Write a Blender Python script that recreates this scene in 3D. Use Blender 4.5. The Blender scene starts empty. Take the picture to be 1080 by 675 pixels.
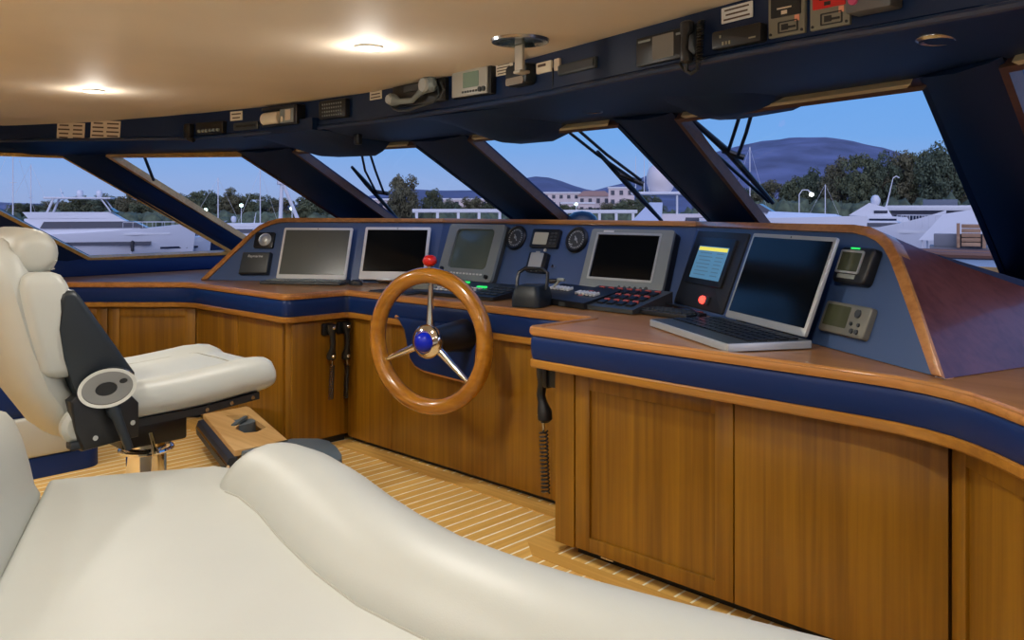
import bpy, bmesh, math, random
from mathutils import Matrix, Vector, noise
R = math.radians
scene = bpy.context.scene
COL = scene.collection
random.seed(4)

# ------------------------------------------------------------------ materials
def new_mat(name):
    m = bpy.data.materials.new(name); m.use_nodes = True
    nt = m.node_tree
    for n in list(nt.nodes): nt.nodes.remove(n)
    out = nt.nodes.new('ShaderNodeOutputMaterial')
    p = nt.nodes.new('ShaderNodeBsdfPrincipled')
    nt.links.new(p.outputs[0], out.inputs[0])
    return m, nt, p, out

def plain(name, col, rough=.5, metal=0, spec=.5, coat=0, bump=0, bscale=200, vary=0, vscale=8):
    m, nt, p, out = new_mat(name)
    p.inputs['Base Color'].default_value = (*col, 1)
    p.inputs['Roughness'].default_value = rough
    p.inputs['Metallic'].default_value = metal
    p.inputs['Specular IOR Level'].default_value = spec
    p.inputs['Coat Weight'].default_value = coat
    p.inputs['Coat Roughness'].default_value = .12
    tc = nt.nodes.new('ShaderNodeTexCoord')
    if vary:
        n = nt.nodes.new('ShaderNodeTexNoise'); n.inputs['Scale'].default_value = vscale; n.inputs['Detail'].default_value = 4
        r = nt.nodes.new('ShaderNodeValToRGB')
        r.color_ramp.elements[0].position = .35; r.color_ramp.elements[1].position = .68
        r.color_ramp.elements[0].color = (*[c * (1 - vary) for c in col], 1)
        r.color_ramp.elements[1].color = (*[min(1, c * (1 + vary)) for c in col], 1)
        nt.links.new(tc.outputs['Object'], n.inputs['Vector']); nt.links.new(n.outputs['Fac'], r.inputs[0])
        nt.links.new(r.outputs[0], p.inputs['Base Color'])
    if bump:
        n = nt.nodes.new('ShaderNodeTexNoise'); n.inputs['Scale'].default_value = bscale; n.inputs['Detail'].default_value = 3
        b = nt.nodes.new('ShaderNodeBump'); b.inputs['Strength'].default_value = bump; b.inputs['Distance'].default_value = .002
        nt.links.new(tc.outputs['Object'], n.inputs['Vector']); nt.links.new(n.outputs['Fac'], b.inputs['Height'])
        nt.links.new(b.outputs[0], p.inputs['Normal'])
    return m

def wood(name, ca, cb, axis='Z', rough=.4, coat=.3, fine=55):
    m, nt, p, out = new_mat(name)
    tc = nt.nodes.new('ShaderNodeTexCoord'); mp = nt.nodes.new('ShaderNodeMapping')
    s = {'X': (1.1, fine, fine), 'Y': (fine, 1.1, fine), 'Z': (fine, fine, 1.1)}[axis]
    mp.inputs['Scale'].default_value = s
    n = nt.nodes.new('ShaderNodeTexNoise'); n.inputs['Scale'].default_value = 1; n.inputs['Detail'].default_value = 5; n.inputs['Distortion'].default_value = .4
    mp2 = nt.nodes.new('ShaderNodeMapping'); mp2.inputs['Scale'].default_value = tuple(x * .12 + .15 for x in s)
    n2 = nt.nodes.new('ShaderNodeTexNoise'); n2.inputs['Scale'].default_value = 1; n2.inputs['Detail'].default_value = 2
    mx = nt.nodes.new('ShaderNodeMath'); mx.operation = 'ADD'
    r = nt.nodes.new('ShaderNodeValToRGB')
    r.color_ramp.elements[0].position = .78; r.color_ramp.elements[1].position = 1.22
    r.color_ramp.elements[0].color = (*ca, 1); r.color_ramp.elements[1].color = (*cb, 1)
    h = nt.nodes.new('ShaderNodeMath'); h.operation = 'MULTIPLY'; h.inputs[1].default_value = .5
    nt.links.new(tc.outputs['Object'], mp.inputs[0]); nt.links.new(mp.outputs[0], n.inputs['Vector'])
    nt.links.new(tc.outputs['Object'], mp2.inputs[0]); nt.links.new(mp2.outputs[0], n2.inputs['Vector'])
    nt.links.new(n.outputs['Fac'], mx.inputs[0]); nt.links.new(n2.outputs['Fac'], mx.inputs[1])
    nt.links.new(mx.outputs[0], h.inputs[0])
    r.color_ramp.elements[0].position = .40; r.color_ramp.elements[1].position = .60
    nt.links.new(h.outputs[0], r.inputs[0]); nt.links.new(r.outputs[0], p.inputs['Base Color'])
    p.inputs['Roughness'].default_value = rough
    p.inputs['Coat Weight'].default_value = coat; p.inputs['Coat Roughness'].default_value = .1
    return m

def teak_deck(name, teak_a, teak_b, caulk, pitch=.069, width=.10):
    m, nt, p, out = new_mat(name)
    tc = nt.nodes.new('ShaderNodeTexCoord'); sp = nt.nodes.new('ShaderNodeSeparateXYZ')
    nt.links.new(tc.outputs['Object'], sp.inputs[0])
    d = nt.nodes.new('ShaderNodeMath'); d.operation = 'DIVIDE'; d.inputs[1].default_value = pitch
    f = nt.nodes.new('ShaderNodeMath'); f.operation = 'FRACT'
    l = nt.nodes.new('ShaderNodeMath'); l.operation = 'LESS_THAN'; l.inputs[1].default_value = width
    fl = nt.nodes.new('ShaderNodeMath'); fl.operation = 'FLOOR'
    nt.links.new(sp.outputs[0], d.inputs[0]); nt.links.new(d.outputs[0], f.inputs[0]); nt.links.new(f.outputs[0], l.inputs[0])
    nt.links.new(d.outputs[0], fl.inputs[0])
    mp = nt.nodes.new('ShaderNodeMapping'); mp.inputs['Scale'].default_value = (60, 2.2, 1)
    n = nt.nodes.new('ShaderNodeTexNoise'); n.inputs['Scale'].default_value = 1; n.inputs['Detail'].default_value = 5
    nt.links.new(tc.outputs['Object'], mp.inputs[0]); nt.links.new(mp.outputs[0], n.inputs['Vector'])
    wn = nt.nodes.new('ShaderNodeTexWhiteNoise'); wn.noise_dimensions = '1D'
    nt.links.new(fl.outputs[0], wn.inputs['W'])
    ad = nt.nodes.new('ShaderNodeMath'); ad.operation = 'MULTIPLY_ADD'; ad.inputs[1].default_value = .35; 
    nt.links.new(wn.outputs['Value'], ad.inputs[0]); nt.links.new(n.outputs['Fac'], ad.inputs[2])
    r = nt.nodes.new('ShaderNodeValToRGB')
    r.color_ramp.elements[0].position = .35; r.color_ramp.elements[1].position = 1.0
    r.color_ramp.elements[0].color = (*teak_a, 1); r.color_ramp.elements[1].color = (*teak_b, 1)
    nt.links.new(ad.outputs[0], r.inputs[0])
    mix = nt.nodes.new('ShaderNodeMix'); mix.data_type = 'RGBA'
    nt.links.new(l.outputs[0], mix.inputs['Factor']); nt.links.new(r.outputs[0], mix.inputs[6])
    mix.inputs[7].default_value = (*caulk, 1)
    nt.links.new(mix.outputs[2], p.inputs['Base Color'])
    p.inputs['Roughness'].default_value = .45
    return m

def emit(name, col, s):
    m, nt, p, out = new_mat(name)
    p.inputs['Base Color'].default_value = (*[c * .3 for c in col], 1)
    p.inputs['Emission Color'].default_value = (*col, 1); p.inputs['Emission Strength'].default_value = s
    p.inputs['Roughness'].default_value = .3
    return m

def glass_pane(name, tint=(.93, .96, 1.0), gloss=.014):
    m, nt, p, out = new_mat(name)
    nt.nodes.remove(p)
    t = nt.nodes.new('ShaderNodeBsdfTransparent'); t.inputs[0].default_value = (*tint, 1)
    g = nt.nodes.new('ShaderNodeBsdfGlossy'); g.inputs['Roughness'].default_value = .02
    mx = nt.nodes.new('ShaderNodeMixShader'); mx.inputs[0].default_value = gloss
    nt.links.new(t.outputs[0], mx.inputs[1]); nt.links.new(g.outputs[0], mx.inputs[2]); nt.links.new(mx.outputs[0], out.inputs[0])
    return m

M = dict(
    cab=wood('cabinet teak', (.175, .072, .0025), (.285, .128, .005), 'Z', .42, .25, 45),
    cabx=wood('trim teak', (.31, .125, .014), (.45, .20, .026), 'X', .33, .4),
    rim=wood('honey teak', (.38, .15, .03), (.55, .25, .07), 'X', .3, .5),
    wheel=wood('varnished wheel teak', (.33, .125, .010), (.48, .20, .018), 'X', .25, .9, 30),
    top=wood('mahogany worktop', (.32, .135, .034), (.43, .195, .058), 'X', .34, .22, 40),
    hood=wood('dark mahogany', (.10, .030, .024), (.16, .052, .042), 'X', .35, .4, 40),
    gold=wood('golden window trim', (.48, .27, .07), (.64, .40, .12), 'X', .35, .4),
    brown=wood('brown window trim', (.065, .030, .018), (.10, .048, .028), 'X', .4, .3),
    deck=teak_deck('teak and holly deck', (.66, .38, .085), (.86, .54, .155), (1.0, .95, .74), .069, .14),
    board=wood('teak margin board', (.62, .35, .08), (.80, .49, .14), 'X', .45, .1),
    step=wood('pale teak board', (.58, .34, .12), (.74, .48, .20), 'X', .5, .1, 30),
    ceil=plain('beige ceiling vinyl', (.70, .60, .485), .65, bump=.05, bscale=60, vary=.03, vscale=2),
    cream=plain('cream leather', (.485, .50, .465), .42, bump=.15, bscale=350, vary=.02, vscale=3),
    cream2=plain('ivory leather', (.46, .465, .415), .4, bump=.15, bscale=350),
    seam=plain('leather seam', (.40, .40, .35), .6),
    navy=plain('navy leather', (.0035, .022, .115), .42, spec=.3, bump=.12, bscale=300),
    dash=plain('slate navy leather', (.052, .102, .245), .42, bump=.12, bscale=300),
    over=plain('dark navy leather', (.0045, .018, .064), .42, spec=.3, bump=.12, bscale=300),
    pipe=plain('navy piping', (.012, .03, .085), .28, spec=.7),
    black=plain('black plastic', (.010, .011, .013), .38),
    soft=plain('charcoal vinyl', (.012, .018, .024), .45, bump=.1),
    grey=plain('grey plastic', (.25, .285, .28), .42),
    dgrey=plain('dark grey plastic', (.045, .052, .055), .4),
    silver=plain('silver plastic', (.50, .53, .54), .32, metal=.35),
    white=plain('white plastic', (.74, .75, .74), .35),
    chrome=plain('chrome', (.80, .80, .80), .07, metal=1),
    brass=plain('satin brass', (.62, .54, .36), .35, metal=.3), steel=plain('brushed steel', (.5, .5, .5), .25, metal=1), dchrome=plain('dark chrome', (.30, .30, .31), .08, metal=1),
    screen=plain('black screen glass', (.004, .005, .006), .12, spec=.22),
    crt=plain('green grey picture tube', (.11, .145, .125), .14), glarescreen=plain('laptop screen with painted glare', (.085, .095, .085), .24),  # laptop screen base is lightened to stand for reflected glare
    lcd=plain('grey green display', (.22, .25, .19), .2),
    lcdoff=plain('dark olive display', (.07, .08, .045), .2),
    red=plain('red plastic', (.55, .015, .012), .3),
    blue=plain('blue enamel', (.002, .018, .55), .16, spec=.4),
    beige=plain('beige paper', (.66, .56, .44), .7),
    card=plain('cream card', (.74, .66, .52), .7),
    ink=plain('dark print', (.10, .06, .04), .7),
    bluegrey=plain('grip tape', (.11, .15, .18), .5),
    rubber=plain('dark rubber', (.012, .02, .035), .5),
    glow_red=emit('red lamp', (1, .06, .04), 3), glow_green=emit('green lamp', (.03, .8, .15), 1.0),
    lit=emit('lit display blue', (.13, .34, .56), .5), lit2=emit('lit display yellow', (.85, .75, .08), .9),
    lit3=emit('lit display text', (.10, .20, .30), .5),
    lamp=emit('downlight glass', (1, .93, .80), 40),
    glass=glass_pane('window glass'),
)
# ------------------------------------------------------------------ mesh building
I4 = Matrix.Identity(4)
def T(x, y, z): return Matrix.Translation((x, y, z))
def RZ(d): return Matrix.Rotation(R(d), 4, 'Z')
def RX(d): return Matrix.Rotation(R(d), 4, 'X')
def RY(d): return Matrix.Rotation(R(d), 4, 'Y')
def frame(o, x, y, z):
    m = Matrix.Identity(4)
    for i in range(3):
        m[i][0], m[i][1], m[i][2], m[i][3] = x[i], y[i], z[i], o[i]
    return m
def rr(w, h, r, n=4, cx=0, cy=0):
    out = []
    for (sx, sy, a0) in ((1, 1, 0), (-1, 1, 90), (-1, -1, 180), (1, -1, 270)):
        for k in range(n + 1):
            a = R(a0 + 90 * k / n)
            out.append((cx + sx * (w / 2 - r) + r * math.cos(a), cy + sy * (h / 2 - r) + r * math.sin(a)))
    return out
def circ(r, n=24, ry=None):
    return [(r * math.cos(2 * math.pi * k / n), (ry or r) * math.sin(2 * math.pi * k / n)) for k in range(n)]

class B:
    def __init__(s): s.bm = bmesh.new()
    def _add(s, verts, faces, m=I4):
        vs = [s.bm.verts.new(m @ Vector(v)) for v in verts]
        fs = []
        for f in faces:
            try: fs.append(s.bm.faces.new([vs[i] for i in f]))
            except ValueError: pass
        return vs, fs
    def box(s, c, d, bev=0, m=I4, seg=2):
        x, y, z = d[0] / 2, d[1] / 2, d[2] / 2
        v = [(c[0] + a * x, c[1] + b * y, c[2] + e * z) for e in (-1, 1) for b in (-1, 1) for a in (-1, 1)]
        f = [(0, 2, 3, 1), (4, 5, 7, 6), (0, 1, 5, 4), (2, 6, 7, 3), (0, 4, 6, 2), (1, 3, 7, 5)]
        vs, fs = s._add(v, f, m)
        if bev:
            es = list({e for q in fs for e in q.edges})
            bmesh.ops.bevel(s.bm, geom=es, offset=bev, segments=seg, profile=.5, affect='EDGES')
        return s
    def prism(s, poly, z0, z1, m=I4, bev=0, seg=2):
        n = len(poly)
        v = [(p[0], p[1], z0) for p in poly] + [(p[0], p[1], z1) for p in poly]
        f = [tuple(range(n - 1, -1, -1)), tuple(range(n, 2 * n))] + [(i, (i + 1) % n, n + (i + 1) % n, n + i) for i in range(n)]
        vs, fs = s._add(v, f, m)
        if bev:
            bmesh.ops.bevel(s.bm, geom=list(fs[1].edges), offset=bev, segments=seg, profile=.5, affect='EDGES')
        return s
    def solid(s, pts, d):          # flat polygon of 3-D points thickened by the vector d
        n = len(pts); d = Vector(d)
        v = [Vector(p) for p in pts] + [Vector(p) + d for p in pts]
        f = [tuple(range(n - 1, -1, -1)), tuple(range(n, 2 * n))] + [(i, (i + 1) % n, n + (i + 1) % n, n + i) for i in range(n)]
        s._add(v, f); return s
    def loft(s, rings, caps=True, closed=True, m=I4):
        n = len(rings[0]); v = [p for r_ in rings for p in r_]; f = []
        for i in range(len(rings) - 1):
            for j in range(n if closed else n - 1):
                k = (j + 1) % n
                f.append((i * n + j, i * n + k, (i + 1) * n + k, (i + 1) * n + j))
        if caps and closed:
            f.append(tuple(range(n - 1, -1, -1))); f.append(tuple((len(rings) - 1) * n + j for j in range(n)))
        s._add(v, f, m); return s
    def cyl(s, p0, p1, r0, r1=None, seg=20, m=I4):
        r1 = r0 if r1 is None else r1
        p0, p1 = Vector(p0), Vector(p1); d = (p1 - p0).normalized()
        u = d.orthogonal().normalized(); w = d.cross(u)
        rings = [[p + (u * math.cos(a) + w * math.sin(a)) * r_ for a in [2 * math.pi * k / seg for k in range(seg)]] for p, r_ in ((p0, r0), (p1, r1))]
        return s.loft(rings, m=m)
    def tube(s, pts, r, seg=8, closed=False, m=I4):
        P = [Vector(p) for p in pts]; n = len(P)
        rad = r if isinstance(r, (list, tuple)) else [r] * n
        rings = []; u = None
        for i in range(n):
            if closed: d = P[(i + 1) % n] - P[i - 1]
            else: d = P[min(i + 1, n - 1)] - P[max(i - 1, 0)]
            d.normalize()
            if u is None: u = d.orthogonal().normalized()
            else: u = (u - d * u.dot(d)).normalized()
            w = d.cross(u)
            rings.append([P[i] + (u * math.cos(a) + w * math.sin(a)) * rad[i] for a in [2 * math.pi * k / seg for k in range(seg)]])
        if closed:
            rings.append(rings[0]); return s.loft(rings, caps=False, m=m)
        return s.loft(rings, m=m)
    def lathe(s, prof, seg=28, m=I4):
        rings = [[(r_ * math.cos(2 * math.pi * k / seg), r_ * math.sin(2 * math.pi * k / seg), z) for k in range(seg)] for r_, z in prof]
        return s.loft(rings, m=m)
    def ball(s, c, r, m=I4, seg=16):
        r = r if isinstance(r, (tuple, list)) else (r, r, r)
        rings = []
        for i in range(1, seg // 2):
            a = math.pi * i / (seg // 2)
            rings.append([(c[0] + r[0] * math.sin(a) * math.cos(2 * math.pi * k / seg), c[1] + r[1] * math.sin(a) * math.sin(2 * math.pi * k / seg), c[2] - r[2] * math.cos(a)) for k in range(seg)])
        return s.loft(rings, m=m)
    def sweep(s, path, prof, caps=True):   # path: plan points; prof: (out, z); out is to the right of travel
        n = len(path); rings = []
        for i in range(n):
            p = Vector(path[i]).to_2d()
            d0 = (p - Vector(path[i - 1]).to_2d()).normalized() if i else None
            d1 = (Vector(path[i + 1]).to_2d() - p).normalized() if i < n - 1 else None
            if d0 is None: d0 = d1
            if d1 is None: d1 = d0
            n0, n1 = Vector((d0.y, -d0.x)), Vector((d1.y, -d1.x))
            b = (n0 + n1); b = b / max(.3, b.dot(n0))
            rings.append([(p.x + b.x * o, p.y + b.y * o, z) for o, z in prof])
        return s.loft(rings, caps=caps)

def fillet(path, rad, n=5):
    out = [path[0]]
    for i in range(1, len(path) - 1):
        p, a, b = (Vector(path[k]) for k in (i, i - 1, i + 1)); r = rad[i] if isinstance(rad, (list, tuple)) else rad
        if r <= 0: out.append(tuple(p)); continue
        q0 = p + (a - p).normalized() * r; q1 = p + (b - p).normalized() * r
        for k in range(n + 1):
            t = k / n
            out.append(tuple(q0 * (1 - t) ** 2 + p * 2 * t * (1 - t) + q1 * t * t))
    out.append(path[-1]); return out

# ------------------------------------------------------------------ objects
WM = {}
def root(name, label, cat, m=I4, group=None, kind=None):
    o = bpy.data.objects.new(name, None); COL.objects.link(o)
    o.empty_display_size = .05; o.matrix_basis = m; WM[o] = m.copy()
    if label: o['label'] = label
    if cat: o['category'] = cat
    if group: o['group'] = group
    if kind: o['kind'] = kind
    return o
def finish(b, name, mat, angle=32):
    bm = b.bm
    bmesh.ops.recalc_face_normals(bm, faces=bm.faces)
    me = bpy.data.meshes.new(name); bm.to_mesh(me); bm.free()
    me.polygons.foreach_set('use_smooth', [True] * len(me.polygons))
    me.set_sharp_from_angle(angle=R(angle))
    me.materials.append(M[mat] if isinstance(mat, str) else mat)
    return me
def part(name, b, mat, parent, world=False, label=None, angle=32):
    if world:
        bmesh.ops.transform(b.bm, matrix=WM[parent].inverted(), verts=b.bm.verts)
    o = bpy.data.objects.new(name, finish(b, name, mat, angle)); COL.objects.link(o)
    o.parent = parent; WM[o] = WM[parent]
    if label: o['label'] = label
    return o
def single(name, b, mat, label=None, cat=None, m=I4, group=None, kind=None, world=False, angle=32):
    if world: bmesh.ops.transform(b.bm, matrix=m.inverted(), verts=b.bm.verts)
    o = bpy.data.objects.new(name, finish(b, name, mat, angle)); COL.objects.link(o)
    o.matrix_basis = m; WM[o] = m.copy()
    if label: o['label'] = label
    if cat: o['category'] = cat
    if group: o['group'] = group
    if kind: o['kind'] = kind
    return o
def copy_tree(o, m, label=None):
    def cp(x, par):
        c = x.copy(); COL.objects.link(c)
        if par is not None: c.parent = par
        for ch in x.children: cp(ch, c)
        return c
    c = cp(o, None); c.matrix_basis = m
    if label: c['label'] = label
    return c
def text(body, size, mat, parent, m, name='lettering', align='CENTER'):
    cu = bpy.data.curves.new(name, 'FONT'); cu.body = body; cu.size = size; cu.extrude = .0006
    cu.align_x = align; cu.align_y = 'CENTER'
    t = bpy.data.objects.new(name + '_outline', cu); COL.objects.link(t)
    bpy.context.view_layer.update()
    me = bpy.data.meshes.new_from_object(t.evaluated_get(bpy.context.evaluated_depsgraph_get()))
    bpy.data.objects.remove(t); me.materials.clear(); me.materials.append(M[mat])
    o = bpy.data.objects.new(name, me); COL.objects.link(o); o.parent = parent; o.matrix_basis = m
    return o
# ------------------------------------------------------------------ the wheelhouse shell
FA = [(-6.28, 1.69), (-5.70, 2.07), (-5.22, 2.45), (-4.35, 2.61), (-3.56, 2.64), (-2.85, 2.57), (-2.3, 2.49), (-1.94, 2.40), (-1.5, 2.29), (-1.2, 2.21), (-.8, 2.16), (-.45, 2.10), (.25, 1.62)]
FA = [(-6.30, .9)] + FA + [(.9, .7)]
FAS = fillet(FA, [0] + [.12] * 13 + [0], 3)
def czed(x): return 2.0 if x > -5.22 else (2.0 - .04 * (-5.22 - x) / .48 if x > -5.7 else 1.96 - .015 * (-5.7 - x) / .58)

b = B(); b.box((-2.7, .9, -.03), (9.0, 7.2, .06)); floor = single('floor', b, 'deck', kind='structure')
for pts in ([(-4.33, 3.03), (-2.46, 3.03), (-2.46, 2.92), (-4.33, 2.92)], [(-2.46, 3.0), (-2.29, 3.0), (-2.29, 2.62), (-2.2, 2.62), (-2.2, 2.54), (-2.34, 2.54), (-2.46, 2.64)],
            [(-2.2, 2.62), (-.7, 2.62), (-.7, 2.54), (-2.2, 2.54)], [(-5.5, 2.62), (-4.33, 2.62), (-4.33, 2.48), (-5.5, 2.48)]):
    b = B(); b.prism(pts, .0005, .003); part('margin_board', b, 'board', floor, world=True)

b = B()
v = []; 
for (x, y) in FAS: v += [(x, y, czed(x)), (x if x > -6.2 else -6.9, -2.6, czed(x))]
n = len(FAS)
b._add(v + [(p[0], p[1], p[2] + .04) for p in v], [(2*i, 2*i+1, 2*i+3, 2*i+2) for i in range(n-1)] + [(2*n+2*i, 2*n+2*i+2, 2*n+2*i+3, 2*n+2*i+1) for i in range(n-1)])
b.box((1.3, -.9, 2.02), (1.0, 3.6, .04)); b.box((-6.75, -.6, 1.985), (1.1, 4.0, .04))
single('ceiling', b, 'ceil', kind='structure')

def wall(name, path, z0, z1, mat, th=.04):
    b = B(); b.sweep(path, [(0, z0), (0, z1), (-th, z1), (-th, z0)]); return single(name, b, mat, kind='structure')
M['wallwood'] = wood('aft wall veneer', (.36, .20, .08), (.48, .28, .12), 'Z', .5, .1)
wall('wall_back', [(1.65, -2.55), (-6.85, -2.55)], 0, 2.02, 'wallwood')
wall('wall_left', [(-6.72, -2.55), (-6.72, .95)], 0, 2.0, 'cream2')
wall('wall_right', [(.75, 1.75), (1.6, .6), (1.6, -2.55)], 0, 2.02, 'cream2')
wall('wall_front', [(-6.70, .95), (-6.66, 2.3), (-6.85, 3.75), (-5.3, 4.16), (-3.75, 4.42), (-2.3, 4.34), (-1.0, 4.12), (.2, 3.2), (.75, 1.75)], -.02, 1.03, 'navy')
# navy sill under the port side window
b = B(); b.sweep([(-6.62, .98), (-6.60, 2.3), (-6.70, 3.45)], [(0, .90), (.015, .915), (.02, .98), (-.005, 1.045), (-.05, 1.05), (-.05, .90)]); single('trim_8', b, 'navy', kind='structure')

# overhead console: fascia, piping, soffit, hanging pads
HD = [(-6.36, .9, 1.755), (-6.30, 1.70, 1.755), (-6.31, 2.06, 1.765), (-6.17, 2.34, 1.785), (-5.44, 2.93, 1.80), (-4.9, 3.04, 1.80), (-3.9, 3.21, 1.80), (-3.36, 3.16, 1.80), (-2.3, 3.045, 1.80), (-1.96, 3.04, 1.80), (-.9, 2.735, 1.80), (-.62, 2.53, 1.80), (.1, 1.98, 1.79), (1.0, .8, 1.79)]
def resample(pts, n):
    P = [Vector(p) for p in pts]; L = [0]
    for i in range(1, len(P)): L.append(L[-1] + (P[i] - P[i - 1]).length)
    out = []
    for k in range(n):
        s = L[-1] * k / (n - 1); i = 0
        while i < len(P) - 2 and L[i + 1] < s: i += 1
        out.append(P[i].lerp(P[i + 1], (s - L[i]) / (L[i + 1] - L[i])))
    return out
oc = root('overhead_console', 'dark navy leather overhead console curving above the windscreens, full of small instruments', 'console', T(-3.3, 2.6, 1.85))
b = B(); b.sweep(FAS, [(-.002, 2.03), (-.002, 1.99), (0, 1.90), (.003, 1.862), (-.01, 1.85), (-.05, 1.85), (-.05, 2.03)]); part('fascia', b, 'over', oc, world=True)
b = B(); b.tube([(x, y, 1.847) for x, y in [(p[0], p[1] - .004) for p in FAS]], .0115, 8); part('piping', b, 'pipe', oc, world=True)
A_ = resample([(x, y, 1.845) for x, y in FAS], 60); H_ = resample(HD, 60)
b = B(); vs = []
for p, q in zip(A_, H_): vs += [p, p.lerp(q, .5) - Vector((0, 0, .012)), q, q + Vector((0, 0, .05)), p + Vector((0, 0, .05))]
b.loft([vs[5*i:5*i+5] for i in range(60)]); part('soffit', b, 'over', oc, world=True)
for y, pts in ((2.98, [(-4.74, 1.83), (-4.655, 1.758), (-4.559, 1.733), (-4.37, 1.729), (-4.18, 1.725), (-4.104, 1.75), (-4.00, 1.83)]),
               (3.0, [(-3.18, 1.83), (-3.063, 1.755), (-2.989, 1.734), (-2.88, 1.735), (-2.771, 1.736), (-2.662, 1.77), (-2.54, 1.83)]),
               (2.9, [(-1.90, 1.83), (-1.792, 1.761), (-1.704, 1.758), (-1.59, 1.766), (-1.478, 1.775), (-1.423, 1.795), (-1.28, 1.84)])):
    rings = []
    for dy, k in ((.16, 1), (.03, 1), (0, .97), (-.06, .85), (-.14, .62), (-.24, .34), (-.33, .12), (-.40, 0)):
        low = [(x, y + dy - .10 * abs(x + 3.2) / 2 * 0, 1.835 - (1.835 - z) * k) for x, z in pts]
        rings.append(low + [(pts[-1][0], y + dy, 1.90), (pts[0][0], y + dy, 1.90)])
    b = B(); b.loft(rings); part('hanging_pad', b, 'over', oc, world=True, angle=60)

# windows: corner order TL TR BR BL
WIN = {
    1: [(-6.27, 1.08, 1.75), (-6.33, 2.08, 1.76), (-6.69, 3.49, 1.05), (-6.617, 2.368, 1.05)],
    2: [(-6.192, 2.362, 1.78), (-5.439, 2.945, 1.78), (-5.32, 4.05, 1.13), (-6.814, 3.751, 1.13)],
    3: [(-4.903, 3.059, 1.78), (-3.896, 3.23, 1.78), (-3.756, 4.302, 1.13), (-4.852, 4.12, 1.13)],
    4: [(-3.358, 3.182, 1.78), (-2.296, 3.065, 1.78), (-2.296, 4.218, 1.13), (-3.368, 4.301, 1.13)],
    5: [(-1.962, 3.058, 1.78), (-.906, 2.755, 1.78), (-1.004, 3.998, 1.13), (-1.993, 4.149, 1.13)],
    6: [(-.618, 2.552, 1.78), (.25, 1.95, 1.77), (.25, 3.1, 1.13), (-.685, 3.901, 1.13)],
}
def outset(P, d):
    P = [Vector(p) for p in P]; nrm = (P[1] - P[0]).cross(P[3] - P[0]).normalized(); out = []
    for i in range(4):
        a, p, c = P[i - 1], P[i], P[(i + 1) % 4]
        e0 = (p - a).normalized().cross(nrm); e1 = (c - p).normalized().cross(nrm)
        k = (e0 + e1); k = k / k.dot(e0)
        out.append(p + k * d)
    return out, nrm
for i, P in WIN.items():
    O, nrm = outset(P, .024); O2, _ = outset(P, .012)
    if nrm.dot(Vector((-3, 1, 1.4)) - Vector(P[0])) < 0: nin = -nrm
    else: nin = nrm
    ce = sum((Vector(p) for p in P), Vector()) / 4
    w = root('window_%d' % i, None, None, T(*ce), kind='structure')
    b = B(); b.solid([p - nin * .012 for p in O2], -nin * .008); part('pane', b, 'glass', w, world=True)
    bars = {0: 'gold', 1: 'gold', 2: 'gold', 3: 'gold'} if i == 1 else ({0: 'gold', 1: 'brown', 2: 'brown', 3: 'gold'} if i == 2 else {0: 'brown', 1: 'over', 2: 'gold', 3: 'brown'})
    if i > 2:
        O3, _ = outset(P, .040); u3 = (O[1] - O[0]).normalized() * .07; b = B(); b.solid([O[0] + u3, O[1] - u3, O3[1] - u3, O3[0] + u3], nin * .022); part('bead', b, 'brass', w, world=True)
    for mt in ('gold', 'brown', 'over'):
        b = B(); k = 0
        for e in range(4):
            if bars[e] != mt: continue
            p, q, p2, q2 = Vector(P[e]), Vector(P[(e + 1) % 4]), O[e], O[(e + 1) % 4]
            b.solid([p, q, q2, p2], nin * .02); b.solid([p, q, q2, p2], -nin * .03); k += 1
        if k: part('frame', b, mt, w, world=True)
        else: b.bm.free()
# pillars between the windows
def pillar(n, P, Q, off=.02):
    # P: right edge (top, bottom) of one pane, Q: left edge (top, bottom) of the next
    a, bb, c, d = (Vector(x) for x in (P[0], Q[0], Q[1], P[1]))
    nrm = (bb - a).cross(d - a).normalized()
    if nrm.dot(Vector((-3, 1, 1.4)) - a) < 0: nrm = -nrm
    up = (a - d).normalized() * .06; dn = -(a - d).normalized() * .05
    side = (bb - a).normalized() * .016
    sp_ = side * (.1 if 2 < n < 6 else 1)
    q = [a + up + sp_, bb + up - side, c + dn - side, d + dn + sp_]
    b = B(); mid = [(q[0] + q[1]) / 2 + nrm * .02, (q[3] + q[2]) / 2 + nrm * .02]
    def rg(l, r_, m):
        return [l - nrm * .05, l + nrm * off * .4, l.lerp(r_, .12) + nrm * off, l.lerp(r_, .5) + nrm * (off + .012), l.lerp(r_, .88) + nrm * off, r_ + nrm * off * .4, r_ - nrm * .05]
    b.loft([rg(q[0], q[1], 0), rg(q[3], q[2], 0)])
    single('trim_%d' % n, b, 'over', kind='structure')
for n in range(1, 6):
    P, Q = WIN[n], WIN[n + 1]; pillar(n, (P[1], P[2]), (Q[0], Q[3]))
pillar(6, ((-6.29, .74, 1.75), (-6.63, 2.02, 1.05)), (WIN[1][0], WIN[1][3]))
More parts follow.
